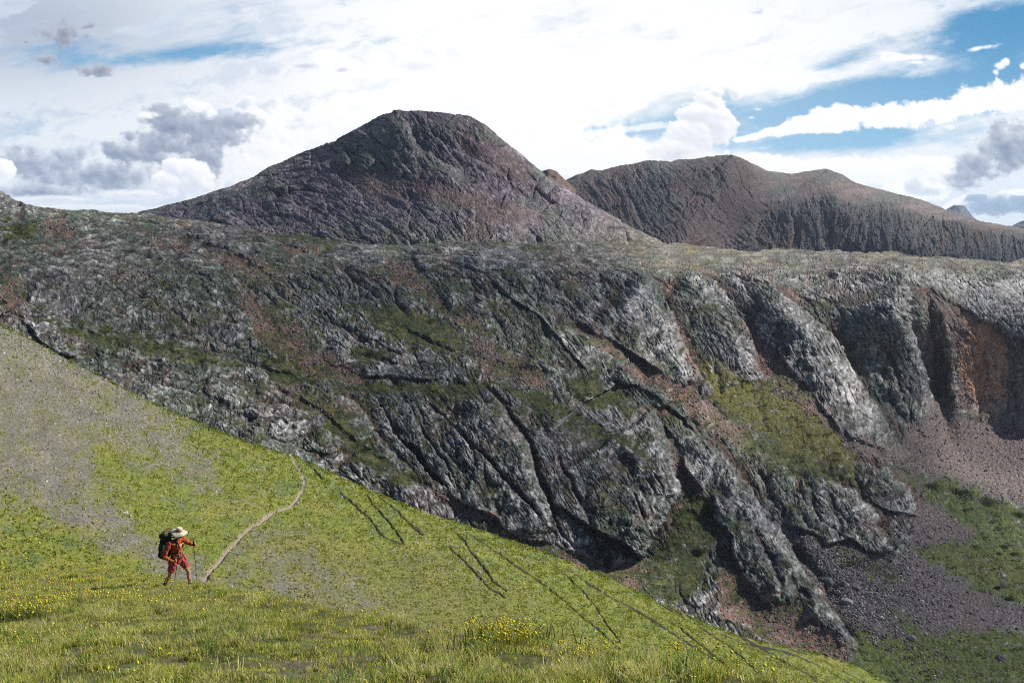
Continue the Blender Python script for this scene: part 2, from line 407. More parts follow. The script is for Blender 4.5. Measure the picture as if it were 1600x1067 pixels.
    scree = region([(240, 372), (300, 384), (300, 395), (240, 388)], [(320, 392), (400, 402), (440, 425), (450, 440), (400, 432), (330, 408)], [(370, 455), (420, 470), (480, 530), (480, 565), (400, 540), (390, 500)],
                   [(440, 545), (480, 540), (560, 575), (570, 598), (500, 590), (450, 570)], [(600, 398), (640, 420), (700, 480), (760, 510), (775, 525), (720, 512), (650, 460), (610, 430)],
                   [(430, 590), (520, 625), (545, 650), (480, 650), (420, 610)], [(890, 492), (960, 535), (1060, 598), (1180, 690), (1200, 700), (1150, 700), (1050, 620), (960, 566)], [(0, 425), (30, 440), (40, 500), (0, 500)],
                   [(1150, 500), (1200, 545), (1260, 610), (1300, 660), (1330, 690), (1300, 690), (1200, 600), (1185, 560)], [(1060, 485), (1085, 560), (1105, 580), (1090, 585), (1070, 560)], [(70, 345), (110, 350), (110, 370), (60, 362)],
                   [(730, 530), (790, 545), (860, 600), (850, 612), (760, 580)], [(440, 382), (500, 390), (500, 400), (430, 390)], [(1050, 690), (1075, 740), (1100, 766), (1070, 780), (1055, 720)],
                   [(650, 740), (740, 795), (860, 860), (1010, 885), (1030, 960), (900, 900), (700, 790)], [(1130, 850), (1180, 930), (1260, 960), (1330, 1010), (1300, 1050), (1120, 960)], [(950, 880), (1010, 880), (1010, 940), (950, 910)])
    talus = region([(1215, 820), (1290, 850), (1400, 880), (1440, 812), (1400, 700), (1462, 626), (1620, 700), (1850, 800), (1850, 830), (1600, 790), (1500, 755), (1400, 730), (1410, 760), (1480, 800), (1530, 840),
                    (1440, 870), (1480, 900), (1600, 950), (1850, 960), (1850, 985), (1600, 985), (1480, 990), (1560, 1060), (1560, 1090), (1440, 1060), (1340, 990), (1260, 890)], [(1280, 650), (1400, 705), (1440, 740), (1330, 700)],
                   [(690, 520), (760, 530), (800, 570), (700, 550)])
    green = region([(1095, 568), (1130, 576), (1200, 605), (1290, 662), (1345, 725), (1290, 735), (1230, 700), (1150, 665), (1110, 620)], [(1150, 676), (1230, 700), (1330, 730), (1370, 770), (1290, 745), (1200, 730)],
                   [(1405, 738), (1480, 750), (1540, 775), (1620, 805), (1850, 860), (1850, 950), (1620, 950), (1540, 930), (1480, 895), (1425, 855), (1530, 845), (1470, 790)], [(1290, 848), (1400, 895), (1400, 915), (1330, 880)],
                   [(1340, 980), (1420, 1000), (1500, 984), (1620, 988), (1850, 1000), (1850, 1200), (1340, 1200), (1330, 1040)], [(1370, 950), (1450, 985), (1500, 1015), (1450, 1010)],
                   [(555, 480), (610, 485), (690, 500), (760, 560), (680, 545), (600, 520)], [(545, 545), (610, 548), (600, 562), (550, 560)], [(400, 560), (470, 562), (500, 600), (420, 600)], [(60, 500), (200, 520), (300, 545), (400, 575), (300, 565), (120, 530)],
                   [(500, 600), (560, 600), (640, 600), (760, 600), (740, 625), (640, 615), (540, 620)], [(880, 580), (940, 600), (1000, 640), (900, 630)], [(770, 595), (900, 640), (1000, 700), (1040, 740), (950, 690), (860, 650)],
                   [(490, 610), (540, 660), (620, 730), (600, 745), (520, 690)], [(580, 720), (660, 740), (640, 760), (590, 750)], [(1075, 769), (1114, 775), (1120, 809), (1131, 837), (1100, 880), (1080, 930), (1047, 940), (1007, 915), (1004, 885), (1025, 860), (1060, 810)],
                   [(690, 780), (760, 815), (900, 870), (1000, 900), (930, 890), (780, 835)], [(730, 508), (790, 515), (770, 530)], [(0, 340), (60, 352), (50, 372), (0, 380)], [(420, 362), (540, 372), (500, 384), (430, 375)])
    orange = region([(1505, 486), (1545, 512), (1575, 540), (1572, 600), (1560, 660), (1520, 640), (1500, 560)], soft=10)
    soft = np.clip(np.maximum(np.maximum(scree, talus), green), 0, 1)
    # ---------------- fine relief, pushed out along the surface
    ang = coarse(tps([(0, 320), (100, 450), (0, 600), (250, 550), (300, 380), (400, 450), (450, 560), (600, 450), (600, 560), (650, 700), (800, 480), (800, 700), (900, 480), (950, 560), (900, 780), (1050, 500), (1050, 700),
                      (1150, 540), (1200, 900), (1300, 560), (1400, 520), (1440, 560), (1550, 580), (1550, 440), (1300, 780), (1500, 900), (1000, 400), (1250, 410), (1300, 440)],
                     [28, 10, 12, 12, 28, 36, 14, 46, 20, 55, 40, 52, 52, 42, 62, 55, 55, 60, 56, 62, 66, 82, 88, 36, 50, 30, 16, 4, 20], 400, 1e-2), U, V)
    ang = np.clip(ang + 12 * fbm(U / 120, V / 120, 2, 31), 0, 90)
    bank = [0, 15, 30, 45, 60, 75, 90]
    Ve = (V - 2.2 * np.log1p(np.exp((425 - V) / 9)) * 9).astype(f32)          # far plateau: features foreshortened
    Uw = (U + 7 * fbm(U / 40, Ve / 40, 3, 41)).astype(f32); Vw = (Ve + 7 * fbm(U / 40, Ve / 40, 3, 42)).astype(f32)
    rock0 = 1 - np.clip(np.maximum(np.maximum(scree, talus), green), 0, 1) * .9
    n1 = oriented(lambda a, b, i: billow(a, b, 2, 2 + i, .45), Uw, Vw, ang, bank, 150, 52)
    n2 = oriented(lambda a, b, i: billow(a, b, 3, 50 + i, .5), Uw, Vw, ang, bank, 74, 21)
    n3 = oriented(lambda a, b, i: facets(a, b, 5 + i * .37, 1.2, .12), Uw, Vw, ang, bank, 23, 13)
    n6 = oriented(lambda a, b, i: facets(a, b, 15 + i * .37, 1.6, .2), (U + .3 * (Uw - U)).astype(f32), (Ve + .3 * (Vw - Ve)).astype(f32), np.clip(ang + 8, 0, 90), bank, 9, 6)
    mod1 = sm(-.45, .45, fbm(U / 110, Ve / 80, 3, 33)); mod2 = sm(-.4, .4, fbm(U / 60, Ve / 45, 3, 34)); mod3 = sm(-.4, .4, fbm(U / 40, Ve / 30, 3, 35))
    n4 = oriented(lambda a, b, i: ridged(a, b, 3, 80 + i, .6), U, Ve, ang, bank, 17, 5)
    n5 = fbm(U / 4.2, Ve / 4.2, 3, 91, .6)
    crk = lambda s, w: (lambda a, b, i: np.exp(-(perlin(a, b, s + i) / w) ** 2))
    wob = 3.5 * perlin(U / 13, Ve / 13, 44)
    k1 = oriented(crk(110, .085), (U + wob).astype(f32), Ve + wob, ang, bank, 44, 9.5) * sm(-.35, .25, fbm(U / 45, Ve / 40, 3, 36))
    k2 = oriented(crk(120, .07), (U + wob).astype(f32), Ve + wob, np.clip(90 - ang * .45, 0, 90), bank, 26, 9) * sm(-.2, .3, fbm(U / 38, Ve / 32, 3, 37))
    n8 = oriented(lambda a, b, i: facets(a, b, 45 + i * .37, 1.4, .22), U, (Ve + 1.5 * perlin(U / 9, V / 9, 46)).astype(f32), np.clip(ang + 5, 0, 90), bank, 4.6, 3.7)
    n7 = oriented(lambda a, b, i: fbm(a, b, 3, 130 + i, .65), U, Ve, ang, bank, 9, 2.7)
    crack = np.maximum(k1, k2 * .8) * rock0
    far = sm(440, 400, V)
    amp = (Y / 1000.0)
    rock = 1 - np.clip(np.maximum(scree, talus) * .85 + green * .55, 0, .9)
    wallz = inside(U, V, [(1440, 445), (1600, 530), (1800, 560), (1800, 700), (1600, 684), (1461, 625)], 5)
    slab = np.zeros(U.shape, f32)
    for e in ((1320, 620, 60, 70), (1240, 520, 40, 50), (1050, 560, 60, 40), (1450, 560, 60, 90), (1520, 450, 90, 40), (1230, 880, 50, 50), (800, 720, 60, 90), (930, 740, 90, 110), (985, 520, 60, 60), (1120, 500, 50, 60), (1290, 580, 50, 80), (1350, 500, 70, 60), (1180, 850, 40, 60), (930, 540, 60, 40), (1090, 700, 40, 40), (560, 660, 30, 40)):
        slab = np.maximum(slab, np.exp(-(((U - e[0]) / e[2]) ** 2 + ((V - e[1]) / e[3]) ** 2) ** 2))
    m2 = np.clip(.1 + .9 * mod2, 0, 1.1) * (1 - .85 * slab); m1 = (.35 + .8 * mod1) * (1 - .7 * slab)
    h = amp * rock * (10 * n1 * m1 * (1 - .6 * wallz) + 4.2 * n2 * (m2 + .12 * (1 - slab)) + 2.6 * n3 * (.12 + .75 * mod3) * (1 - .85 * slab) + 1.3 * n6 * (.3 + .6 * mod3) * (1 - .5 * slab) + .5 * n8 + .25 * n4 + .4 * n5 + .1 * n7 - 2.2 * crack)
    h += amp * talus * (1.1 * fbm(U / 5, V / 4, 3, 95, .7)) + amp * green * .8 * fbm(U / 14, V / 8, 4, 96, .6) + amp * scree * .9 * fbm(U / 6, V / 5, 3, 97, .7)
    h *= lerp(1, .32, far)
    h += far * 7 * fbm(U / 46, V / 11, 3, 98, .5) * sm(0, 14, V - top[None])
    xr, zr = (U - 800) / F, (533.5 - V) / F
    yr = CP + SP * zr; zz = (-SP + CP * zr) / yr; xx = xr / yr
    P0 = np.stack([xx * Y, Y, zz * Y], -1).astype(f32)
    Nn = normals(P0); Nn = blur(Nn, max(2, int(5 * Q))); Nn /= np.linalg.norm(Nn, axis=-1, keepdims=True) + 1e-9
    P1 = P0 + Nn * h[..., None]
    N1 = normals(P1)
    flat = blur(N1[..., 2].copy(), 2)
    # ---------------- colours of the rock, turf and rubble themselves
    big1 = fbm(U / 150, V / 110, 4, 60); big2 = fbm(U / 90, V / 70, 4, 61); med = fbm(Uw / 22, Vw / 16, 4, 62); fin = fbm(U / 5, Ve / 4, 3, 63, .6)
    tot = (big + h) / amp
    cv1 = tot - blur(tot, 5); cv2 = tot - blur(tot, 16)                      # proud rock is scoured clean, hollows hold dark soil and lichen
    c = np.zeros(U.shape + (3,), f32) + np.array((.118, .130, .118), f32)
    c = mixc(c, (.080, .102, .080), sm(-.15, .35, big2))                      # green grey lichen
    c = mixc(c, (.135, .122, .132), sm(-.05, .4, big1) * .85)                  # lavender rock
    c = mixc(c, (.150, .100, .082), sm(.1, .45, fbm(U / 60, V / 50, 4, 64)) * .6)    # rusty patches
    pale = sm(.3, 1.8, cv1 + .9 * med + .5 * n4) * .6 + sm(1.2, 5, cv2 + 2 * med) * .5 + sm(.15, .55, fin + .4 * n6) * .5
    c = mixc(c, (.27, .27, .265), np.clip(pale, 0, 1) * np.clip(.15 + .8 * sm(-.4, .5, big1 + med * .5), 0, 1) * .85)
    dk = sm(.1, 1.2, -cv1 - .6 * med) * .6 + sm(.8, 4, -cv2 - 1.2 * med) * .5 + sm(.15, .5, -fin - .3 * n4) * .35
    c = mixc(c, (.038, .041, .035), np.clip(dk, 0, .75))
    rust = sm(1.5, 5, -cv2) * sm(-.3, .3, fbm(U / 70, V / 60, 3, 65)) * .6
    c = mixc(c, (.125, .070, .050), rust)
    palereg = region([(1041, 662), (1100, 700), (1131, 738), (1097, 763), (1069, 715)], [(1000, 520), (1050, 540), (1095, 583), (1075, 590), (1010, 560)], [(690, 382), (800, 384), (850, 410), (760, 420), (690, 405)],
                     [(1150, 545), (1185, 590), (1170, 590), (1130, 545)], [(880, 600), (1000, 640), (1040, 740), (980, 700), (900, 640)], [(230, 545), (400, 575), (420, 600), (300, 562)],
                     [(960, 440), (1010, 450), (1060, 530), (1090, 580), (1040, 560), (985, 490)], [(1235, 470), (1290, 530), (1340, 610), (1390, 680), (1350, 670), (1290, 590), (1240, 520)], [(1440, 420), (1600, 440), (1700, 480), (1640, 525), (1560, 510), (1480, 460)],
                     [(1418, 480), (1432, 480), (1448, 570), (1436, 580)], [(560, 380), (640, 395), (600, 410)], [(470, 500), (560, 540), (600, 580), (540, 560)], [(1120, 720), (1190, 790), (1240, 860), (1200, 850), (1140, 780)])
    c = mixc(c, (.30, .29, .295), palereg * (.1 + .6 * sm(-.3, .5, n4 + .5 * med + .5 * fin)))
    c = mixc(c, (.020, .020, .018), crack * .85)
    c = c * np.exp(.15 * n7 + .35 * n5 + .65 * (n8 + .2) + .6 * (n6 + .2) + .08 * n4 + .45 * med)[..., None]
    plat = sm(440, 405, V) * sm(940, 1080, U)
    c = mixc(c, (.15, .145, .12), plat * .5)
    c = mixc(c, (.33, .30, .26), plat * sm(.05, .4, fbm(U / 30, V / 5, 4, 99, .6)) * .7)
    c = mixc(c, (.07, .06, .05), plat * sm(.1, .45, -fbm(U / 44, V / 7, 4, 100, .6)) * .6)
    c = mixc(c, (.19, .15, .055), plat * sm(.1, .4, fbm(U / 60, V / 6, 4, 66, .6)) * .6)
    g_auto = sm(.74, .90, flat) * sm(-.08, .34, fbm(U / 50, Ve / 22, 5, 67, .6) + .13) * (1 - talus)
    g_auto *= sm(1420, 1250, U + (V < 470) * 400) * .9
    g = np.clip(g_auto * (1 - far * .4) + green * sm(-.32, .0, fbm(U / 20, V / 9, 5, 68, .65) + .3 * (flat - .45)) , 0, 1)
    sc_n = sm(-.45, .2, fbm(U / 8, V / 6, 4, 69, .65))
    c = mixc(c, (.22, .115, .078), scree * .95 * sc_n)
    c = mixc(c, (.22, .17, .15), scree * sm(.15, .5, fbm(U / 3.2, V / 2.6, 2, 70)) * .6)
    tn = fbm(U / 3.4, V / 2.6, 3, 71, .7)
    tc_ = np.zeros_like(c) + np.array((.135, .112, .112), f32); br = sm(900, 700, V)[..., None]; tc_ = tc_ * (1 - br) + br * np.array((.155, .115, .105), f32); tc_ = mixc(tc_, (.27, .25, .26), sm(.2, .6, tn)); tc_ = mixc(tc_, (.04, .035, .04), sm(.15, .55, -tn))
    c = lerp(c, tc_, (talus * .95)[..., None])
    c = mixc(c, (.60, .29, .15), orange * (.35 + .5 * sm(-.3, .4, fbm(U / 10, V / 45, 4, 72))))
    c = mixc(c, (.20, .12, .10), wallz * (1 - orange) * .5)
    gc = np.zeros_like(c) + np.array((.040, .055, .016), f32)
    gc = mixc(gc, (.095, .105, .028), sm(-.1, .5, fbm(U / 30, V / 14, 4, 73)))
    gc = mixc(gc, (.115, .095, .045), sm(.1, .5, fbm(U / 18, V / 12, 4, 74)) * .6)
    olive = inside(U, V, [(1095, 560), (1210, 600), (1310, 665), (1350, 740), (1230, 705), (1110, 625)], 14) + .6 * inside(U, V, [(1450, 850), (1600, 880), (1600, 930), (1480, 880)], 20)
    vall = inside(U, V, [(1395, 730), (1500, 745), (1700, 820), (1700, 1100), (1340, 1100), (1340, 980), (1430, 880)], 20)
    gc = mixc(gc, (.085, .120, .022), vall * .8)
    gc = mixc(gc, (.15, .14, .03), np.clip(olive, 0, 1) * .75)
    gc = gc * np.exp(.5 * n7 + .5 * n8)[..., None]
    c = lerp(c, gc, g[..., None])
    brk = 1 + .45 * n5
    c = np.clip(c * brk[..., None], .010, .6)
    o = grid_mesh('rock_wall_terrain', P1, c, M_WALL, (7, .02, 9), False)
    tag(o, kind='structure')
    return dict(U=U, V=V, P=P1, N=N1, talus=talus, scree=scree, green=green, g=g)
def project(U, V, Y):
    zr = (533.5 - V) / F; yr = CP + SP * zr
    return np.stack([(U - 800) / F / yr * Y, Y, (-SP + CP * zr) / yr * Y], -1).astype(f32)
def pushed(P0, h, k=3):
    Nn = blur(normals(P0), k); Nn /= np.linalg.norm(Nn, axis=-1, keepdims=True) + 1e-9
    return P0 + Nn * h[..., None]
def rows(us, top, bot, st, e=1.0):
    nr = int((bot.max() - top.min()) / st)
    s = np.linspace(0, 1, nr)[:, None] ** e
    return np.repeat(us[None], nr, 0).astype(f32), (top[None] + s * (bot - top)[None]).astype(f32)
def columns(d):
    P = []; W = []
    for u, l in d.items():
        for v, y in l: P.append((u, v)); W.append(math.log(y))
    return tps(P, W, 400, 2e-3)

# ================================================================== the flat topped peak
def build_peak():
    st = 1.4 / Q
    us = np.arange(110, 1220, st).astype(f32)
    top = smoothprof([(60, 362), (150, 345), (225, 330), (300, 311), (360, 292), (420, 262), (470, 240), (530, 216), (570, 195), (597, 180), (618, 172), (640, 173), (690, 176), (732, 181), (752, 192), (790, 222),
                (820, 246), (850, 272), (880, 292), (920, 318), (960, 341), (1000, 362), (1040, 382), (1080, 396), (1220, 412)], 6)(us)
    top = top + 1.2 * fbm(us / 22, us * 0, 4, 3) + .5 * perlin(us / 5, us * 0, 5)
    U, V = rows(us, top, np.full_like(us, 440), st)
    Y = np.exp(coarse(columns({100: [(360, 2300), (440, 1900)], 300: [(310, 2250), (350, 1950), (440, 1650)], 450: [(248, 2380), (300, 2120), (360, 1850), (440, 1600)],
            620: [(172, 2320), (200, 2240), (260, 2110), (300, 1990), (350, 1800), (380, 1680), (440, 1550)], 760: [(195, 2350), (250, 2210), (300, 2060), (340, 1880), (380, 1700), (440, 1580)],
            880: [(292, 2420), (320, 2200), (350, 1990), (380, 1800), (440, 1620)], 1000: [(362, 2300), (380, 2080), (400, 1950), (440, 1760)], 1100: [(396, 2350), (440, 2000)], 1220: [(412, 2400), (440, 2200)]}), U, V))
    wu = U + 5 * fbm(U / 35, V / 35, 3, 1); wv = V + 5 * fbm(U / 35, V / 35, 3, 8)
    R = Relief(wu, wv); E = R.edge
    E([(618, 168), (640, 200), (660, 235), (700, 262), (770, 290), (850, 320)], 62, 80, 12, -24, 40)
    E([(535, 245), (560, 262), (610, 268), (660, 280), (730, 300), (800, 318)], -3, 25, 0, 7, 36, 5)
    E([(300, 312), (360, 296), (420, 280), (500, 255), (548, 242), (600, 238)], 30, 60, 6, -16, 30, 3)
    for l in ([(700, 200), (750, 225), (800, 262), (850, 300)], [(690, 225), (740, 250), (800, 285)], [(650, 185), (700, 195), (745, 205)]): E(l, 12, 22, 5, -6, 14, 2)
    R.crest([(735, 182), (790, 235), (840, 275), (880, 310), (960, 350)], 30, 40, 26)
    R.crest([(560, 200), (570, 235), (560, 262)], 14, 26, 16)
    for l in ([(690, 190), (720, 235), (760, 280)], [(660, 190), (690, 225), (720, 262)], [(420, 270), (450, 300), (470, 330)], [(500, 240), (520, 262), (560, 300), (580, 340)], [(740, 310), (745, 350), (735, 380)],
              [(330, 320), (370, 345), (400, 360)], [(620, 300), (640, 330), (630, 365)], [(850, 320), (880, 350), (905, 390)]):
        E(l, 6, 18, 4, -12, 14)
    Y = Y - R.R
    ang = np.clip(coarse(tps([(200, 340), (400, 290), (400, 350), (600, 220), (600, 340), (700, 230), (760, 330), (850, 330), (1000, 390)], [-10, -25, 25, 40, 30, 50, 45, 40, 15], 400, 1e-2), U, V) + 20 * fbm(U / 90, V / 60, 2, 31), -30, 90)
    bank = [-30, -10, 10, 30, 50, 70, 90]
    n1 = oriented(lambda a, b, i: facets(a, b, 22 + i * .37, 1.6, .1), U + 6 * fbm(U / 25, V / 25, 2, 5), V, ang, bank, 58, 28)
    n2 = oriented(lambda a, b, i: ridged(a, b, 4, 150 + i, .55), U, V, ang, bank, 50, 12)
    n3 = oriented(lambda a, b, i: facets(a, b, 25 + i * .37, 1.6, .15), U, V, ang, bank, 13, 6.5)
    n5 = fbm(U / 3.6, V / 3.2, 3, 91, .65)
    ju = (U + 12 * fbm(U / 26, V / 26, 4, 21)).astype(f32); jv = (V + 12 * fbm(U / 26, V / 26, 4, 22)).astype(f32)
    fan = np.maximum(inside(ju, jv, [(530, 268), (600, 272), (690, 288), (790, 318), (860, 335), (820, 350), (760, 348), (690, 318), (640, 300), (600, 318), (560, 305)], 9), inside(ju, jv, [(725, 345), (755, 345), (765, 380), (715, 380)], 6))
    fan = np.maximum(fan, .7 * inside(ju, jv, [(690, 186), (735, 186), (800, 245), (860, 290), (800, 290), (720, 235)], 9))
    mod = sm(-.4, .4, fbm(U / 80, V / 50, 3, 33)); rk = 1 - .8 * fan
    h = (Y / 1900) * rk * (9 * n1 * (.3 + mod) + 5.5 * n2 + 2.2 * n3 + 1.2 * n5) + 1.6 * fan * n5
    P1 = pushed(project(U, V, Y), h * lerp(.25, 1, sm(0, 25, V - top[None])))
    c = np.zeros(U.shape + (3,), f32) + np.array((.116, .092, .118), f32)
    c = mixc(c, (.085, .100, .090), sm(-.1, .4, fbm(U / 90, V / 50, 4, 61)) * .9)
    c = mixc(c, (.075, .092, .078), inside(ju, jv, [(560, 205), (630, 178), (660, 230), (740, 285), (700, 285), (560, 262), (500, 262)], 12) * .8)
    c = mixc(c, (.165, .14, .155), sm(.05, .5, fbm(U / 60, V / 35, 4, 64)) * .7)
    c = mixc(c, (.2, .18, .19), sm(.2, .6, n3 * .6 + fbm(U / 5, V / 4, 3, 63)) * .6)
    c = mixc(c, (.05, .045, .05), sm(.1, .5, -fbm(U / 8, V / 6, 3, 65) - .3 * n3) * .5)
    c = mixc(c, (.105, .072, .066), fan * .75)
    c = mixc(c, (.115, .12, .105), sm(335, 385, V) * .6)
    c = mixc(c, (.06, .07, .03), sm(340, 385, V) * sm(0, .4, fbm(U / 40, V / 12, 4, 68)) * .6)
    c = mixc(c, (.20, .17, .13), sm(900, 990, U + 30 * fbm(U / 20, V / 10, 3, 77)) * .5 * sm(-.4, .3, fbm(U / 12, V / 6, 3, 78)))  # sunlit look of the right ridge, painted in as paler rock
    c = c * np.exp(.75 * (.2 + oriented(lambda a, b, i: facets(a, b, 230 + i * .37, 1.4, .2), U, V, ang, bank, 6.5, 3.2)) + .35 * n3)[..., None]
    c = np.clip(1.12 * c * (1 + .45 * n5)[..., None], .012, .5)
    tag(grid_mesh('peak_terrain', P1, c, M_PEAK, (6, .03, 40), False), kind='structure')

# ================================================================== the mountain on the right, with its band of cliffs
def build_right_mountain():
    st = 1.5 / Q
    us = np.arange(850, 1950, st).astype(f32)
    top = smoothprof([(840, 310), (870, 292), (900, 279), (950, 264), (985, 256), (1015, 251), (1040, 251), (1048, 254), (1056, 251), (1090, 248), (1120, 244), (1142, 243), (1165, 250), (1200, 268), (1240, 272), (1270, 266),
                (1292, 264), (1312, 271), (1340, 287), (1400, 302), (1450, 315), (1480, 329), (1530, 345), (1600, 357), (1700, 372), (1950, 390)], 5)(us)
    top = top + 1.2 * fbm(us / 18, us * 0, 4, 3) + .5 * perlin(us / 4, us * 0, 5)
    U, V = rows(us, top, np.full_like(us, 440), st)
    Y = np.exp(coarse(columns({850: [(300, 3300), (360, 2900), (440, 2600)], 1000: [(253, 3600), (330, 3100), (400, 2700), (440, 2600)], 1140: [(243, 3750), (300, 3350), (360, 2980), (440, 2650)],
            1240: [(272, 4050), (300, 3500), (322, 3080), (350, 3000), (440, 2800)], 1300: [(266, 4100), (290, 3600), (312, 3150), (350, 3050), (440, 2850)], 1400: [(302, 4000), (326, 3250), (350, 3100), (440, 2900)],
            1500: [(336, 3700), (348, 3250), (370, 3130), (440, 2950)], 1620: [(358, 3500), (378, 3150), (440, 2950)], 1950: [(390, 3400), (440, 3000)]}), U, V))
    wu = U + 4 * fbm(U / 30, V / 30, 3, 1); wv = V + 3 * fbm(U / 30, V / 30, 3, 8)
    R = Relief(wu, wv); E = R.edge
    R.crest([(1142, 240), (1175, 275), (1200, 300), (1215, 320)], 60, 50, 50, .05)
    R.crest([(1010, 250), (1030, 300), (1060, 350), (1080, 390)], 50, 50, 40, .05)
    R.crest([(1292, 264), (1310, 290), (1350, 305)], 50, 50, 50, .05)
    for l in ([(1110, 260), (1120, 310), (1105, 350)], [(960, 275), (990, 320), (1010, 370)], [(1232, 322), (1240, 350), (1236, 390)], [(1280, 312), (1278, 350), (1290, 395)], [(1350, 322), (1352, 360), (1350, 400)],
              [(1430, 332), (1432, 365), (1430, 400)], [(1500, 348), (1502, 375), (1500, 405)], [(1560, 365), (1562, 385), (1560, 410)], [(1190, 340), (1180, 365), (1185, 390)], [(1390, 326), (1394, 350), (1390, 400)]):
        E(l, 11, 16, 5, -13, 10)
    Y = Y - R.R
    ang = np.clip(45 + 45 * sm(1180, 1240, U) * sm(300, 330, V) + 25 * fbm(U / 90, V / 60, 2, 31), 0, 100); bank = [0, 20, 40, 60, 80, 100]
    n1 = oriented(lambda a, b, i: facets(a, b, 32 + i * .37, 1.6, .1), U, V, ang, bank, 34, 15)
    n2 = oriented(lambda a, b, i: ridged(a, b, 4, 170 + i, .55), U, V, ang, bank, 50, 10)
    n3 = oriented(lambda a, b, i: facets(a, b, 35 + i * .37, 1.6, .15), U, V, ang, bank, 12, 5)
    n5 = fbm(U / 3.6, V / 3, 3, 91, .65)
    ju = (U + 10 * fbm(U / 26, V / 26, 4, 21)).astype(f32); jv = (V + 8 * fbm(U / 26, V / 26, 4, 22)).astype(f32)
    cl = inside(ju, jv, [(1180, 352), (1200, 336), (1240, 320), (1285, 308), (1330, 320), (1400, 328), (1480, 345), (1540, 360), (1620, 377), (1950, 400), (1950, 450), (1170, 450)], 5)
    fan = inside(ju, jv, [(1150, 255), (1215, 290), (1190, 325), (1130, 392), (1050, 400), (1075, 365), (1120, 330)], 8)
    sm_ = (1 - cl) * sm(1150, 1200, U)
    rk = (1 - .7 * sm_) * (1 - .6 * fan)
    h = (Y / 1500) * rk * (4 * n1 + 3.4 * n2 + 1.6 * n3 + .9 * n5)
    P1 = pushed(project(U, V, Y), h * lerp(.25, 1, sm(0, 25, V - top[None])))
    c = np.zeros(U.shape + (3,), f32) + np.array((.115, .088, .088), f32)
    c = mixc(c, (.082, .098, .095), sm(-.2, .3, fbm(U / 70, V / 50, 4, 61)) * .8)
    c = mixc(c, (.085, .09, .092), cl * .85)
    c = mixc(c, (.16, .095, .075), cl * sm(.2, .5, fbm(U / 16, V / 70, 4, 66)) * .7)
    c = mixc(c, (.19, .18, .18), sm(.1, .5, n3 * .5 + fbm(U / 5, V / 4, 3, 63)) * .4)
    c = mixc(c, (.105, .070, .068), fan * .7)
    c = mixc(c, (.17, .14, .13), sm_ * sm(-.1, .4, fbm(U / 60, V / 12, 4, 69)) * .8)
    c = np.clip(1.12 * c * (1 + .4 * n5)[..., None], .012, .5)
    tag(grid_mesh('mountain_terrain', P1, c, M_FAR, (6, .03, 60), False), kind='structure')

def far_ridge(name, sky, Y, col, drop=60, tilt=.12, s=0):
    us = np.arange(sky[0][0], sky[-1][0], 1.5).astype(f32)
    top = prof(sky)(us) + 1.2 * fbm(us / 14, us * 0, 4, s)
    U, V = rows(us, top, top + drop, 2.0)
    Yy = Y * (1 - tilt * (V - top[None]) / drop) - Y * .012 * ridged(U / 30, V / 26, 4, s)
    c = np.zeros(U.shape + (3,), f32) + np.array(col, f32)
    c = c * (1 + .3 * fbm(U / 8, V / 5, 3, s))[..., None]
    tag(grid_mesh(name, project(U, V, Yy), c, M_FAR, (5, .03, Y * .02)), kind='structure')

# ================================================================== the green slope with the trail
def slope_q(U, V):
    zr = (533.5 - V) / F; yr = CP + SP * zr; xr = (U - 800) / F / yr; z = (-SP + CP * zr) / yr
    q = -z - .464 * xr - .335
    q = .5 * (q + np.sqrt(q * q + .05 ** 2))
    return 12.85 / q
TRAIL = [(312, 925), (318, 900), (326, 884), (345, 866), (358, 850), (376, 832), (392, 818), (412, 804), (436, 790), (452, 783), (464, 774), (472, 763), (476, 752), (470, 738), (462, 727), (456, 716), (452, 709)]
CUTS = [[(474, 716), (484, 728), (496, 740), (508, 752)], [(530, 768), (550, 783), (566, 797), (580, 808), (588, 820), (600, 833), (612, 838)], [(573, 770), (580, 785), (594, 800), (608, 813), (620, 828), (630, 842)],
        [(585, 768), (600, 782), (618, 797), (634, 812), (660, 832)], [(612, 838), (628, 843)], [(703, 825), (720, 842), (738, 865), (756, 888), (772, 905), (790, 918)], [(700, 852), (722, 872), (744, 893), (760, 908), (790, 928)],
        [(712, 822), (740, 838), (770, 860), (800, 880), (840, 905), (880, 935), (910, 960), (935, 980), (952, 996), (968, 999)], [(868, 884), (890, 900), (912, 922), (935, 950), (950, 975), (968, 998)],
        [(882, 884), (905, 899), (940, 922), (975, 940), (1010, 960), (1060, 990), (1110, 1020), (1150, 1045), (1190, 1062)], [(1025, 938), (1066, 962), (1110, 990), (1150, 1020), (1200, 1060)], [(1030, 936), (1080, 958), (1140, 985), (1200, 1015), (1260, 1050), (1290, 1075)],
        [(1120, 985), (1180, 1010), (1240, 1040), (1290, 1066)], [(1160, 1000), (1230, 1020), (1290, 1045), (1330, 1068)], [(1040, 965), (1090, 1000), (1130, 1030), (1150, 1050)], [(1230, 1012), (1290, 1032), (1340, 1058), (1370, 1075)]]
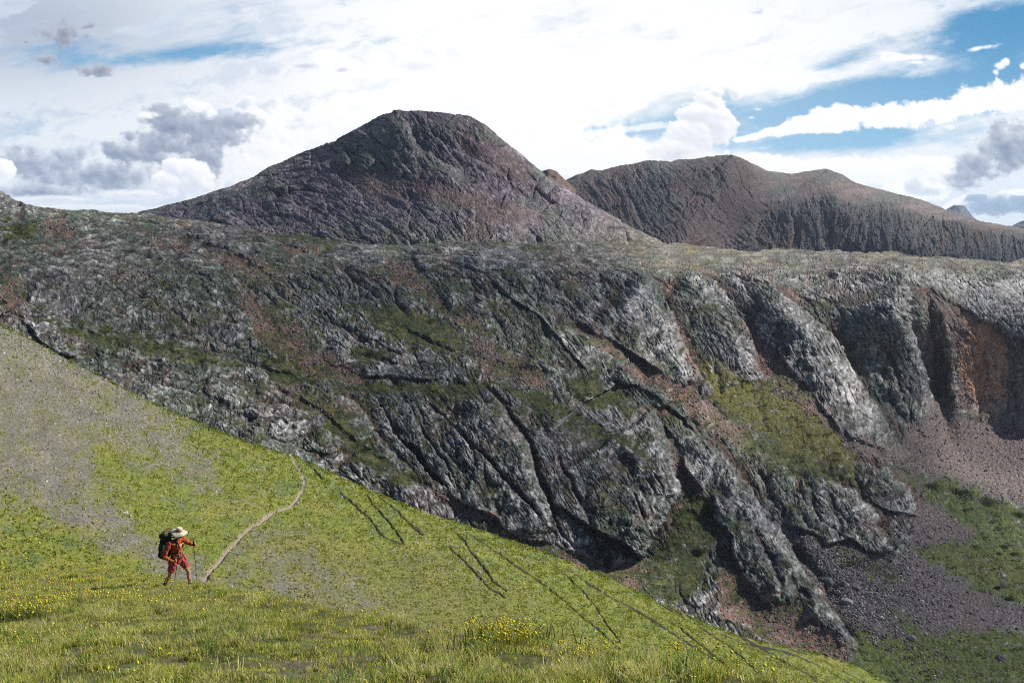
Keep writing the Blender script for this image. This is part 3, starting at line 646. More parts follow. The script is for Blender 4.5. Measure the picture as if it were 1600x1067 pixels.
def build_slope():
    st = 1.5 / Q
    us = np.arange(-260, 1520, st).astype(f32)
    top = smoothprof([(-260, 360), (0, 505), (60, 536), (120, 570), (200, 611), (280, 648), (360, 681), (420, 703), (455, 711), (520, 739), (600, 775), (680, 805), (760, 831), (860, 866), (960, 906), (1060, 955),
                (1130, 985), (1200, 1006), (1270, 1019), (1330, 1036), (1390, 1067), (1440, 1095), (1520, 1150)], 12)(us) + 1.0 * fbm(us / 30, us * 0, 3, 4) + 1.0 * fbm(us / 6, us * 0, 3, 14, .7)
    bot = prof([(-260, 960), (0, 960), (300, 1000), (700, 1080), (1200, 1180), (1520, 1260)])(us)
    U, V = rows(us, top, bot, st, 1.15)
    Y = slope_q(U, V)
    P0 = project(U, V, Y)
    x, y = P0[..., 0], P0[..., 1]
    # relief in metres: swells, terracettes and the benches the trail is cut into
    d0, _ = polydist(U, V, TRAIL)
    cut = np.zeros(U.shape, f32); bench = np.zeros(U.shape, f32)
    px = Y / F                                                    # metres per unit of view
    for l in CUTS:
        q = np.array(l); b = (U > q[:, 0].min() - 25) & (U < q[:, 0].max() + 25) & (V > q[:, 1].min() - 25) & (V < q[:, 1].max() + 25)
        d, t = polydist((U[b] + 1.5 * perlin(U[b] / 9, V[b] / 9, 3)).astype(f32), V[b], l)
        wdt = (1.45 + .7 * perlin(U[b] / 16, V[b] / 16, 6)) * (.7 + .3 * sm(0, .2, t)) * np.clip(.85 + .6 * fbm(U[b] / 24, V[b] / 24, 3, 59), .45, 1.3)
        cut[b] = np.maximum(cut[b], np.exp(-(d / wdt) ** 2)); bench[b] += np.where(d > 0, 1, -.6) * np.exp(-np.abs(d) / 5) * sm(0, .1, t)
    tr = np.clip(1 - np.abs(d0) / np.clip(1.8 + (V - 710) * .020 + 1.6 * fbm(U / 9, V / 9, 2, 55), 1.6, 7), 0, 1)
    h = .35 * fbm(x / 14, y / 20, 4, 5) + px * (1.2 * fbm(U / 6, V / 4, 3, 6, .6)) - px * 5 * cut + .8 * px * bench - .25 * sm(0, .6, tr)
    h += .9 * fbm(x / 60, y / 60, 2, 9)
    P1 = P0.copy(); P1[..., 2] += h * sm(0, 12, V - top[None] + 3)
    ju = (U + 26 * fbm(U / 60, V / 40, 4, 21)).astype(f32); jv = (V + 18 * fbm(U / 60, V / 40, 4, 22)).astype(f32)
    g1 = inside(ju, jv, [(-400, 260), (0, 420), (110, 500), (200, 570), (290, 665), (340, 750), (310, 770), (200, 700), (150, 700), (170, 760), (110, 790), (-400, 800)], 60)
    g2 = inside(ju, jv, [(-300, 690), (60, 720), (160, 770), (260, 840), (420, 940), (300, 930), (160, 850), (60, 790), (-300, 740)], 26)
    g3 = inside(ju, jv, [(380, 800), (470, 850), (560, 900), (680, 985), (620, 1010), (500, 960), (400, 940), (360, 880)], 40) * .55
    gravel = np.clip(np.maximum(np.maximum(g1, g2 * .9), g3), 0, 1)
    nn = fbm(U / 5, V / 4, 4, 23, .65); n8 = fbm(U / 40, V / 22, 4, 24)
    gm = .88 * sm(-.6, .6, gravel * 1.1 - .66 + .8 * nn + .55 * n8 + .3 * fbm(U / 14, V / 8, 3, 33))
    gr = np.zeros(U.shape + (3,), f32) + np.array((.132, .158, .024), f32)
    gr = mixc(gr, (.092, .130, .022), sm(0, .5, n8)); gr = mixc(gr, (.185, .175, .035), sm(.0, .5, fbm(U / 70, V / 30, 3, 25)) * .7)
    near_dry = inside(ju, jv, [(380, 820), (700, 860), (860, 980), (700, 1010), (400, 950)], 40)
    gr = mixc(gr, (.13, .12, .04), near_dry * .5)
    gr = gr * np.exp(.6 * nn + .55 * fbm(U / 2.4, V / 2.0, 2, 28, .7))[..., None]
    gv = np.zeros(U.shape + (3,), f32) + np.array((.160, .146, .140), f32)
    gv = mixc(gv, (.19, .16, .13), sm(.1, .5, fbm(U / 50, V / 25, 3, 27)) * .6)
    gv = gv * np.exp(.75 * fbm(U / 2.6, V / 2.2, 2, 26, .7) + .35 * fbm(U / 40, V / 20, 3, 38))[..., None] * .9
    c = lerp(gr, gv, gm[..., None])
    c = mixc(c, (.012, .011, .008), sm(.2, .7, cut) * .95)  # dark soil of the cuts, blackened further to paint in the bank's shade
    c = mixc(c, (.26, .21, .18), sm(.1, .5, tr))
    c = np.clip(c, .01, .6)
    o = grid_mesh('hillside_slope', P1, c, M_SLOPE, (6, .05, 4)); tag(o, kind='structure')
    return dict(U=U, V=V, P=P1, gm=gm, tr=tr, cut=cut, near_dry=near_dry)

# ================================================================== the knoll the walker crosses
def knoll_Y(U, V):
    zr = (533.5 - V) / F; yr = CP + SP * zr; xr = (U - 800) / F / yr; z = (-SP + CP * zr) / yr
    q = -z - .388 + .04 * xr
    q = .5 * (q + np.sqrt(q * q + .045 ** 2))
    return 1.09 / q
def build_knoll():
    st = 2.0 / Q
    us = np.arange(-300, 1480, st).astype(f32)
    top = smoothprof([(-300, 770), (-100, 810), (0, 845), (60, 858), (120, 876), (180, 890), (240, 903), (300, 912), (380, 924), (440, 934), (560, 958), (640, 976), (720, 990), (800, 1000), (880, 1012), (1000, 1036), (1100, 1052), (1190, 1068), (1300, 1090), (1480, 1120)], 20)(us)
    top = top + 3 * fbm(us / 60, us * 0, 3, 4)
    U, V = rows(us, top, np.full_like(us, 1330), st, 1.1)
    Y = knoll_Y(U, V); P0 = project(U, V, Y); x, y = P0[..., 0], P0[..., 1]
    h = .12 * fbm(x / 1.5, y / 1.5, 4, 5) + .05 * fbm(x / .4, y / .4, 3, 6)
    P1 = P0.copy(); P1[..., 2] += h * sm(0, 10, V - top[None] + 2)
    n = fbm(x / 1.1, y / 1.1, 4, 23); c = np.zeros(U.shape + (3,), f32) + np.array((.10, .115, .03), f32)
    bare = sm(.28, .5, fbm(x / 1.2, y / 1.2, 4, 29))
    c = mixc(c, (.12, .105, .045), sm(-.1, .4, n)); c = mixc(c, (.17, .14, .12), bare * .8)
    o = grid_mesh('meadow_ground', P1, np.clip(c, .01, .5), M_NEAR, (10, .04, .35)); tag(o, kind='structure')
    return dict(U=U, V=V, P=P1, bare=bare, top=top)

def pick(P, w, n):
    """n places spread over a surface grid, as often as the weight w says"""
    a = w[:-1, :-1].astype(np.float64).ravel(); cs = np.cumsum(a); k = np.searchsorted(cs, rng.random(n) * cs[-1])
    C = P.shape[1] - 1; i = k // C; j = k % C; s = rng.random(n)[:, None]; t = rng.random(n)[:, None]
    p = (P[i, j] * (1 - s) + P[i + 1, j] * s) * (1 - t) + (P[i, j + 1] * (1 - s) + P[i + 1, j + 1] * s) * t
    return p.astype(f32), i, j
def cell_area(P):
    a = P[1:, :-1] - P[:-1, :-1]; b = P[:-1, 1:] - P[:-1, :-1]
    r = np.zeros(P.shape[:2], f32); r[:-1, :-1] = np.linalg.norm(np.cross(a, b), axis=-1); return r

def blades(root, H, W, lean, col, seed=0):
    """tapering bent blades: five corners, three triangles each"""
    r = np.random.default_rng(seed); n = len(root)
    az = r.random(n) * 2 * np.pi; fa = r.random(n) * np.pi
    side = np.stack([np.cos(fa), np.sin(fa), np.zeros(n)], -1) * W[:, None] / 2
    out = np.stack([np.cos(az), np.sin(az), np.zeros(n)], -1) * (H * lean)[:, None]; up = np.stack([0 * H, 0 * H, H], -1)
    mid = root + up * .55 + out * .3; tip = root + up * (1 - .25 * lean[:, None] ** 2) + out
    root = root - np.array([0, 0, .02])
    V = np.stack([root - side, root + side, mid - side * .8, mid + side * .8, tip], 1).reshape(-1, 3)
    b = (np.arange(n) * 5)[:, None, None]; Fc = (b + np.array([[0, 1, 3], [0, 3, 2], [2, 3, 4]])[None]).reshape(-1, 3)
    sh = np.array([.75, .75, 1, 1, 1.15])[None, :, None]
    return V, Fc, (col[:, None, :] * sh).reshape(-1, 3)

def palette(r, cols, ps):
    k = r.choice(len(cols), size=len(r.random(1)), p=ps)
def choose(n, cols, ps, r, clump=None):
    cols = np.array(cols, f32); k = r.choice(len(cols), n, p=ps)
    c = cols[k] * (1 + .25 * r.standard_normal((n, 1))).clip(.4, 1.7)
    return c.astype(f32)

def build_near_grass(K):
    P = K['P']; A = cell_area(P); Yd = P[..., 1]; inview = (K['U'] > -60) & (K['U'] < 1330) & (K['V'] < 1180)
    x, y = P[..., 0], P[..., 1]
    cl = fbm(x / .35, y / .35, 3, 101); big = fbm(x / 1.8, y / 1.8, 3, 102)
    w = A * inview * (1 - .85 * K['bare']) * np.clip(.35 + 2.2 * cl, .03, 2.2) / (.35 + Yd / 7)
    n = 320000; p, i, j = pick(P, w, n); r = np.random.default_rng(3)
    s = cl[i, j]; b = big[i, j]
    H = (.03 + .055 * r.random(n) + .06 * np.clip(s, -.5, 1) + .12 * np.clip(b, -.5, .5)).clip(.025, .34) * 1.0
    c = choose(n, [(.42, .47, .07), (.26, .35, .05), (.58, .53, .13), (.76, .67, .32), (.24, .17, .09)], [.34, .24, .20, .14, .08], r)
    straw = sm(.05, .35, fbm(x / 1.6, y / 1.6, 3, 104))[i, j][:, None]; c = c * (1 - .45 * straw) + np.array((.55, .50, .20), f32) * .45 * straw
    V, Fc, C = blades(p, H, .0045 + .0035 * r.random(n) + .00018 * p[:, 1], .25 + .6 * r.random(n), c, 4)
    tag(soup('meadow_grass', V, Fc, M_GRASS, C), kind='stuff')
    # taller green tufts
    cent, ci, cj = pick(P, A * inview * np.clip(big + .1, 0, 1) / (.3 + Yd / 7), 1500)
    m = 42; root = np.repeat(cent, m, 0) + np.c_[r.normal(0, .07, (1500 * m, 2)), np.zeros(1500 * m)].astype(f32); n2 = len(root)
    kind = np.repeat(r.random(1500), m)[:, None]
    base = np.where(kind < .42, np.array((.22, .30, .045)), np.where(kind < .85, np.array((.70, .62, .24)), np.array((.13, .22, .045))))
    c = (base * (1 + .25 * r.standard_normal((n2, 1)))).clip(.01, .6).astype(f32)
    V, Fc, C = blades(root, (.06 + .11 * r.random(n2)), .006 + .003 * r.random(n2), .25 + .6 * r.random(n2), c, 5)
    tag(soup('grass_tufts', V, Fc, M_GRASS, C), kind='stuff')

def flower_heads(p, R, H, r, cols):
    """stem, and a domed six sided head leaning a little"""
    n = len(p); top = p + np.c_[r.normal(0, .03, (n, 2)), H]
    k = 6; a = np.arange(k) * 2 * np.pi / k
    tl = r.normal(0, .35, (n, 2))
    ring = np.stack([np.cos(a)[None] * R[:, None], np.sin(a)[None] * R[:, None], (np.cos(a)[None] * tl[:, :1] + np.sin(a)[None] * tl[:, 1:]) * R[:, None]], -1) + top[:, None]
    ctr = top + np.c_[np.zeros((n, 2)), R * .6]; bot = top - np.c_[np.zeros((n, 2)), R * .5]
    s0 = p + np.array([-.003, 0, -.02]); s1 = p + np.array([.003, 0, -.02])
    V = np.concatenate([ctr[:, None], bot[:, None], ring, s0[:, None], s1[:, None]], 1)
    f = [[0, 2 + q, 2 + (q + 1) % k] for q in range(k)] + [[1, 2 + (q + 1) % k, 2 + q] for q in range(k)] + [[8, 9, 1]]
    Fc = (np.arange(n)[:, None, None] * 10 + np.array(f)[None]).reshape(-1, 3)
    c = np.repeat(cols[:, None], 10, 1); c[:, 0] *= .8; c[:, 8:] = (.08, .11, .03)
    return V.reshape(-1, 3), Fc, c.reshape(-1, 3)

def build_flowers(K):
    P, U, V_ = K['P'], K['U'], K['V']; A = cell_area(P); Yd = P[..., 1]; r = np.random.default_rng(12)
    inview = (U > -40) & (U < 1320) & (V_ < 1120); x, y = P[..., 0], P[..., 1]
    pn = np.clip(fbm(x / 2.2, y / 2.2, 3, 120) + .1, 0, 1)
    w = A * inview * (pn ** 1.5 + .02) * (1 + 5 * sm(380, 60, U) * sm(1000, 900, V_)) / (.4 + Yd / 8)
    w2 = A * inview * np.exp(-((V_ - np.interp(U, [740, 800, 1000, 1190], [985, 1005, 1030, 1060])) / 16) ** 2) * (U > 730) * (U < 1300) * np.clip(fbm(x / 1.1, y / 1.1, 2, 121) + .3, 0, 1)
    p1, *_ = pick(P, w, 2300); p2, *_ = pick(P, w2, 380)
    p = np.concatenate([p1, p2]); n = len(p)
    c = choose(n, [(.80, .66, .03), (.72, .50, .02), (.64, .64, .08)], [.6, .2, .2], r).clip(0, .9)
    V, Fc, C = flower_heads(p, (.009 + .010 * r.random(n)) * np.clip(p[:, 1] / 9, .8, 1.6), .10 + .14 * r.random(n), r, c)
    tag(soup('wildflowers', V, Fc, M_PETAL, C), kind='stuff')
    # the dense clump at the left edge stands out as a plant of its own
    for (u, v, k, rad, lab) in ((22, 968, 230, .34, 'dense bush of yellow flowers at the left edge of the meadow'), (112, 905, 46, .16, 'small tuft of yellow flowers beyond the dense bush, left of the hiker'), (800, 1004, 34, .34, 'yellow flower patch on the knoll crest right of centre')):
        Y = float(knoll_Y(np.float64(u), np.float64(v))); c0 = np.array(pt(u, v, Y))
        root = bpy.data.objects.new('flower_clump', None); COL.objects.link(root); root.location = c0
        tag(root, lab, 'flowers', 'yellow flower clumps in the meadow')
        q = np.c_[r.normal(0, rad, (k, 2)), np.zeros(k)].astype(f32); q[:, 2] = -.388 * q[:, 1] - .02
        cc = choose(k, [(.80, .68, .04), (.74, .55, .02)], [.7, .3], r).clip(0, .9)
        V, Fc, C = flower_heads(q, .010 + .009 * r.random(k), .16 + .16 * r.random(k), r, cc)
        tag(soup('flower_heads', V, Fc, M_PETAL, C, root), kind='stuff')
        m = k * 5; q = np.c_[r.normal(0, rad, (m, 2)), np.zeros(m)].astype(f32); q[:, 2] = -.388 * q[:, 1] - .02
        V, Fc, C = blades(q, .14 + .16 * r.random(m), .010 + .004 * r.random(m), .3 + .5 * r.random(m), choose(m, [(.09, .14, .03), (.16, .19, .04)], [.6, .4], r), 8)
        soup('foliage', V, Fc, M_GRASS, C, root)

def build_slope_plants(S):
    P, U, V_ = S['P'], S['U'], S['V']; A = cell_area(P); Yd = P[..., 1]; r = np.random.default_rng(21)
    ok = (U > -40) & (U < 1420) & (S['tr'] < .15) & (S['cut'] < .45)
    x, y = P[..., 0], P[..., 1]
    clm = fbm(U / 14, V_ / 9, 3, 140, .6)
    dens = np.clip(1 - S['gm'] * .75, .1, 1) * np.clip(.5 + 1.1 * clm, .05, 2)
    w = A * ok * dens / (1 + (Yd / 55) ** 2)                       # about even in the view, thinning with distance
    n = 80000; p, i, j = pick(P, w, n)
    sz = (.07 + .10 * r.random(n) ** 1.5 + .04 * clm[i, j]) * np.clip(Yd[i, j] / 90, .8, 2.0) * (1 - .35 * S['gm'][i, j]) * .85
    g = S['gm'][i, j]
    base = choose(n, [(.27, .32, .04), (.20, .265, .035), (.36, .36, .06), (.12, .17, .03)], [.46, .26, .22, .06], r)
    base = base * (1 - .35 * g[:, None]) + np.array((.15, .19, .05)) * .35 * g[:, None]
    dry = S['near_dry'][i, j][:, None] * (r.random((n, 1)) < .4); base = base * (1 - .6 * dry) + np.array((.14, .11, .05)) * .6 * dry
    k = 5; root = np.repeat(p, k, 0) + (r.normal(0, 1, (n * k, 3)) * np.repeat(sz, k)[:, None] * np.array([.45, .45, .0])).astype(f32)
    Hh = np.repeat(sz, k) * (.6 + .7 * r.random(n * k))
    V, Fc, C = blades(root, Hh, Hh * .55, .2 + .6 * r.random(n * k), np.repeat(base, k, 0) * (1 + .2 * r.standard_normal((n * k, 1))).clip(.5, 1.5), 22)
    tag(soup('slope_tussocks', V, Fc, M_GRASS, C), kind='stuff')
    # ragged tufts along the crest
    w = A * ok * np.exp(-((V_ - V_[0][None]) / 3.0) ** 2) * np.clip(.3 + fbm(U / 18, U * 0, 3, 145), 0, 1) / (1 + (Yd / 55) ** 2)
    p, i, j = pick(P, w, 1500); m = len(p); root = np.repeat(p, 6, 0) + (r.normal(0, .22, (m * 6, 3)) * np.array([1, 1, 0])).astype(f32)
    Hh = np.repeat((.22 + .4 * r.random(m) ** 2) * np.clip(Yd[i, j] / 200, .7, 1.5), 6)
    V, Fc, C = blades(root, Hh, Hh * .5, .2 + .6 * r.random(m * 6), np.repeat(choose(m, [(.22, .27, .04), (.13, .17, .03), (.3, .28, .08)], [.5, .3, .2], r), 6, 0), 23)
    tag(soup('crest_tufts', V, Fc, M_GRASS, C), kind='stuff')
    # flowers among them
    w = A * ok * (sm(520, 100, U) * sm(700, 800, V_) + .05) * np.clip(fbm(U / 20, V_ / 12, 3, 150) + .25, 0, 1) / (1 + (Yd / 45) ** 2)
    p, *_ = pick(P, w, 900); n = len(p)
    V, Fc, C = flower_heads(p, .04 + .035 * r.random(n), .12 + .12 * r.random(n), r, choose(n, [(.72, .55, .02), (.55, .5, .04)], [.6, .4], r).clip(0, .9))
    tag(soup('slope_flowers', V, Fc, M_PETAL, C), kind='stuff')
    # white flower heads / pale stones beside the switchbacks
    wst = A * ok * (S['gm'] + .04 + 1.2 * np.exp(-(((U - 720) / 60) ** 2 + ((V_ - 870) / 30) ** 2)) + .25 * (np.abs(V_ - (.42 * U + 560)) < 60)) / (1 + (Yd / 60) ** 2)
    p, i, j = pick(P, wst, 4200)
    V, Fc, C = rocks(p, (.03 + .07 * r.random(len(p)) ** 2) * np.clip(Yd[i, j] / 60, .8, 3.2), choose(len(p), [(.27, .25, .245), (.20, .17, .16), (.36, .34, .33)], [.5, .42, .08], r), 31)
    tag(soup('slope_stones', V, Fc, M_STONE, C), kind='stuff')

def rocks(p, s, col, seed, flat=.7):
    """angular stones: a jittered eight cornered block, twelve triangles"""
    r = np.random.default_rng(seed); n = len(p)
    cube = np.array([[x, y, z] for x in (-1, 1) for y in (-1, 1) for z in (-1, 1)], float)
    a = r.random(n) * 6.28; ca, sa = np.cos(a), np.sin(a)
    c = cube[None] * (1 + r.normal(0, .28, (n, 8, 3))) * (np.array([1, .75, flat])[None, None] * (.7 + .6 * r.random((n, 1, 3))))
    c[:, [1, 3, 5, 7], :2] *= .62
    tl = r.normal(0, .35, (n, 2)); c[..., 2] += c[..., 0] * tl[:, :1] + c[..., 1] * tl[:, 1:]
    X = c[..., 0] * ca[:, None] - c[..., 1] * sa[:, None]; Yy = c[..., 0] * sa[:, None] + c[..., 1] * ca[:, None]
    V = np.stack([X, Yy, c[..., 2]], -1) * s[:, None, None] + p[:, None]
    f = np.array([[0, 1, 3], [0, 3, 2], [4, 6, 7], [4, 7, 5], [0, 4, 5], [0, 5, 1], [2, 3, 7], [2, 7, 6], [1, 5, 7], [1, 7, 3], [0, 2, 6], [0, 6, 4]])
    Fc = (np.arange(n)[:, None, None] * 8 + f[None]).reshape(-1, 3)
    return V.reshape(-1, 3), Fc, np.repeat(col, 8, 0)

def build_rubble(W):
    P, U, V_ = W['P'], W['U'], W['V']; Yd = P[..., 1]; r = np.random.default_rng(41)
    lump = np.clip(.55 + .9 * fbm(U / 30, V_ / 14, 3, 160), .05, 2)
    foot = sm(1500, 1350, U) * sm(780, 900, V_)
    w = (W['talus'] * (.10 + 1.1 * foot) + W['scree'] * .35) * lump * (1 - W['g'] * .8) * (U < 1640) * (U > -30)
    n = 26000; p, i, j = pick(P, w, n)
    s = (.28 + 1.3 * r.random(n) ** 5 + .35 * r.random(n) ** 2) * np.clip(Yd[i, j] / 800, .7, 2)
    red = W['scree'][i, j][:, None]
    c = choose(n, [(.17, .15, .155), (.10, .085, .09), (.28, .26, .27), (.36, .34, .35)], [.42, .33, .18, .07], r)
    c = c * (1 - .5 * red) + np.array((.20, .13, .10)) * .5 * red
    V, Fc, C = rocks(p, s, c, 42, .5)
    tag(soup('talus_rubble', V, Fc, M_STONE, C.clip(.02, .6)), kind='stuff')
    # dwarf willow mats: dark leafy mounds on the valley turf and on the ledges
    w = (W['green'] + .25 * W['g']) * np.clip(fbm(U / 26, V_ / 9, 3, 170), 0, 1) ** 2 * (U < 1640) * (U > -30)
    p, i, j = pick(P, w, 11000); n = len(p)
    sz = (.3 + .6 * r.random(n)) * np.clip(Yd[i, j] / 800, .7, 2); k = 4
    root = np.repeat(p, k, 0) + r.normal(0, 1, (n * k, 3)).astype(f32) * np.repeat(sz, k)[:, None] * np.array([.6, .6, .05])
    H = np.repeat(sz, k)
    V, Fc, C = blades(root, H, H * 1.1, .3 + .5 * r.random(n * k), choose(n * k, [(.07, .10, .02), (.11, .13, .03)], [.6, .4], r), 43)
    tag(soup('valley_scrub', V, Fc, M_GRASS, C), kind='stuff')

def surf_point(G, u, v):
    """point of a surface grid nearest to a place of the view (row and column of its parameters)"""
    U, V_ = G['U'], G['V']; j = int(np.argmin(np.abs(U[0] - u))); i = int(np.argmin(np.abs(V_[:, j] - v)))
    return G['P'][i, j].astype(float)

def boulder(p, size, label, seed, col, cat='boulder', group=None, flat=.7, mat=None, rot=None):
    bm = bmesh.new(); bmesh.ops.create_icosphere(bm, subdivisions=4, radius=1)
    r = np.random.default_rng(seed); pl = [(Vector(r.normal(0, 1, 3)).normalized(), .55 + .3 * r.random()) for _ in range(13)]
    n1 = r.random(3) * 20
    from mathutils import noise as NZ
    for v in bm.verts:
        c = v.co.copy()
        for nrm, d in pl:
            k = c.dot(nrm)
            if k > d: c -= nrm * (k - d) * .93
        c += v.co * (.09 * NZ.fractal(v.co * 2.6 + Vector(n1), .6, 2.1, 5))
        v.co = Vector((c.x * size[0], c.y * size[1], c.z * size[2]))
    me = bpy.data.meshes.new('boulder'); bm.to_mesh(me); bm.free()
    ca = me.color_attributes.new('Col', 'FLOAT_COLOR', 'POINT'); n = len(me.vertices); c4 = np.ones((n, 4), f32)
    co = np.empty(n * 3, f32); me.vertices.foreach_get('co', co); co = co.reshape(-1, 3)
    c4[:, :3] = np.array(col, f32) * (1 + .5 * fbm(co[:, 0] * 3 / size[0] + seed, co[:, 2] * 3 / size[2] + co[:, 1] / size[1], 4, 7))[:, None]
    ca.data.foreach_set('color', c4.reshape(-1)); me.materials.append(mat or M_STONE)
    o = bpy.data.objects.new('boulder', me); COL.objects.link(o); o.location = p; o.rotation_euler = rot or (.2 * r.normal(), .3 * r.normal(), 6 * r.random())
    tag(o, label, cat, group); return o
M_PETAL = mat_ground('petals', 5, 0, 0, .15, .6, .3, 2)
# ================================================================== sky: a dome of cloud far beyond the mountains
def build_sky():
    def axis(a, b, lo, hi, fine, grow):
        x = list(np.arange(lo, hi, fine)); s = fine; t = lo
        while t > a: s *= grow; t -= s; x.insert(0, t)
        s = fine; t = x[-1]
        while t < b: s *= grow; t += s; x.append(t)
        return np.array(x, f32)
    us = axis(-3400, 5000, -60, 1660, 1.5, 1.05); vs = axis(-1500, 620, -30, 405, 1.5, 1.05)
    U, V = np.meshgrid(us, vs); U = U.astype(f32); V = V.astype(f32)
    S = lambda r, g, b: np.array([((c / 255 + .055) / 1.055) ** 2.4 if c > 10 else c / 3294 for c in (r, g, b)], f32)
    q = [fbm(U / 130, V / 60, 6, 200, .55), fbm(U / 60, V / 45, 6, 201, .58), fbm(U / 26, V / 22, 5, 202, .6)]
    c45, s45 = math.cos(math.radians(-13)), math.sin(math.radians(-13))
    a = U * c45 + V * s45; b = -U * s45 + V * c45
    st1 = fbm(a / 240 + .6 * q[0], b / 40 + .5 * q[1], 6, 203, .58); st2 = fbm(a / 90, b / 9, 5, 204, .6)
    def ell(u, v, ru, rv, rot=0, lo=0, w=0):
        c, s = math.cos(math.radians(rot)), math.sin(math.radians(rot))
        x = ((U - u) * c + (V - v) * s) / ru; y = (-(U - u) * s + (V - v) * c) / rv
        return np.sqrt(x * x + y * y)
    col = lerp(S(80, 146, 192), S(150, 196, 226), sm(0, 330, V)[..., None]) + np.zeros(U.shape + (3,), f32)
    # high veil of cirrus
    gap = 1.25 * np.exp(-ell(1360, 165, 330, 40, -9) ** 2 * 1.1) + 1.3 * np.exp(-ell(1600, 40, 150, 46, -14) ** 2) + .75 * np.exp(-ell(330, 82, 170, 15, -5) ** 2) + .65 * np.exp(-ell(960, 205, 140, 15, -10) ** 2)
    gap += .5 * np.exp(-ell(1330, 222, 240, 18, -3) ** 2) + .35 * np.exp(-ell(120, 75, 200, 30, -8) ** 2) + .5 * np.exp(-ell(1300, 100, 60, 12, -13) ** 2)
    veil = sm(-.15, .6, .66 - gap + .30 * st1 + .12 * st2 + .38 * q[0])
    vcol = lerp(S(222, 230, 238), S(252, 252, 252), np.exp(-ell(860, 110, 560, 190) ** 2)[..., None])
    vcol = lerp(vcol, S(160, 174, 194), (.85 * np.exp(-ell(20, 40, 330, 110) ** 2) * sm(-.4, .5, st1 + .4))[..., None])
    vcol = lerp(vcol, S(196, 208, 224), (.9 * sm(-.1, .45, -st1) * sm(900, 300, U))[..., None])
    vcol = lerp(vcol, S(228, 232, 238), (.8 * sm(-.05, .4, -st1) * sm(700, 1000, U))[..., None])
    col = lerp(col, vcol, veil[..., None])
    hz = sm(230, 330, V) * .55; col = lerp(col, S(214, 226, 238), hz[..., None])
    def cloud(blobs, tone, edge=.16, rough=.5, shade=.5, alpha=1.0, light=(252, 252, 253), soft=0):
        nonlocal col
        f = np.full(U.shape, -9, f32)
        for bl in blobs:
            f = np.maximum(f, 1 - ell(*bl))
        n = rough * (.5 * q[1] + .75 * q[2] + .25 * q[0])
        g = f + n
        al = sm(0, edge, g) * alpha
        # billows: brighter where the lump leans towards the light, greyer deep inside and low down
        dv = np.gradient(blur(g, 2), axis=0) / np.maximum(np.gradient(V, axis=0), .1); du = np.gradient(blur(g, 2), axis=1) / np.maximum(np.gradient(U, axis=1), .1)
        lit = np.clip(.5 + 14 * (dv * .8 - du * .45), 0, 1)
        cc = lerp(S(*tone), S(*light), (np.clip((1 - shade) + shade * lit, 0, 1) * sm(1.2, .0, g * .6))[..., None])
        col = lerp(col, cc, al[..., None])
    W = (214, 222, 232)
    cloud([(300, 262, 70, 55), (400, 230, 90, 80), (470, 270, 140, 60), (540, 210, 110, 60)], (226, 231, 238), .4, .7, .6, .95)
    cloud([(800, 170, 90, 40), (880, 230, 120, 50), (940, 250, 90, 40)], (232, 236, 241), .4, .8, .6, .8)
    cloud([(40, 255, 170, 34), (150, 275, 140, 32), (60, 300, 130, 16), (-80, 250, 120, 40)], (112, 130, 160), .6, .7, .5, 1, (200, 208, 222))
    cloud([(80, 312, 120, 8), (210, 305, 80, 10), (150, 326, 160, 8)], (205, 215, 228), .5, .6, .5, .8)
    cloud([(275, 190, 74, 32, 8), (335, 205, 66, 42, 25), (250, 228, 70, 32), (310, 245, 64, 44), (200, 238, 60, 22), (365, 190, 44, 18)], (106, 124, 154), .5, .75, .5, 1, (186, 195, 210))
    cloud([(300, 215, 50, 30), (270, 200, 40, 20)], (106, 124, 154), .9, .8, .4, .7, (170, 180, 198))
    cloud([(312, 168, 24, 12), (228, 180, 20, 7), (296, 160, 12, 7), (330, 176, 16, 10)], (235, 238, 244), .6, 1.0, .5, .9)
    cloud([(290, 268, 30, 26), (305, 285, 28, 20), (262, 285, 30, 20), (272, 262, 18, 18), (300, 276, 34, 30)], (205, 214, 228), .14, .5, .7, 1)
    cloud([(3, 268, 24, 22), (-20, 275, 26, 26)], W, .12, .35, .6, 1)
    cloud([(100, 58, 40, 22), (70, 92, 28, 12), (112, 107, 36, 14), (160, 110, 20, 10), (138, 42, 24, 5, -10), (40, 66, 9, 5)], (112, 121, 143), .7, 1.3, .4, .9, (180, 187, 200))
    cloud([(515, 90, 30, 13)], (240, 243, 248), .4, .5, .3, .9); cloud([(470, 103, 18, 5), (535, 110, 13, 5)], (150, 166, 190), .8, 1.1, .2, .75, (200, 210, 222))
    cloud([(672, 78, 26, 24), (620, 84, 16, 18), (712, 76, 22, 14), (650, 96, 40, 14)], (226, 231, 238), .22, .45, .8, .95)
    cloud([(655, 106, 34, 11)], (206, 214, 226), .6, .5, .2, .6, (225, 230, 238))
    # right hand side
    cloud([(1125, 262, 200, 26), (1000, 250, 160, 22), (1330, 268, 170, 26), (1440, 262, 80, 22), (1430, 300, 60, 26), (900, 240, 160, 40)], (232, 238, 245), .3, .5, .5, .95)
    cloud([(930, 208, 90, 10, -6), (1000, 200, 60, 8, -8), (900, 190, 120, 16)], (250, 251, 252), .5, .6, .3, .7)
    cloud([(1112, 160, 32, 20, 20), (1148, 146, 14, 14), (1120, 145, 14, 11), (1095, 180, 40, 24), (1082, 208, 42, 32), (1125, 195, 30, 36), (1060, 235, 46, 26)], (200, 208, 220), .14, .45, .8, 1)
    cloud([(1180, 213, 40, 6, -12), (1240, 200, 60, 12, -10), (1320, 180, 60, 20), (1290, 195, 90, 16), (1390, 182, 90, 22), (1480, 168, 80, 22, -8), (1570, 152, 90, 28, -8), (1660, 150, 90, 36)], (236, 241, 247), .28, .62, .5, 1)
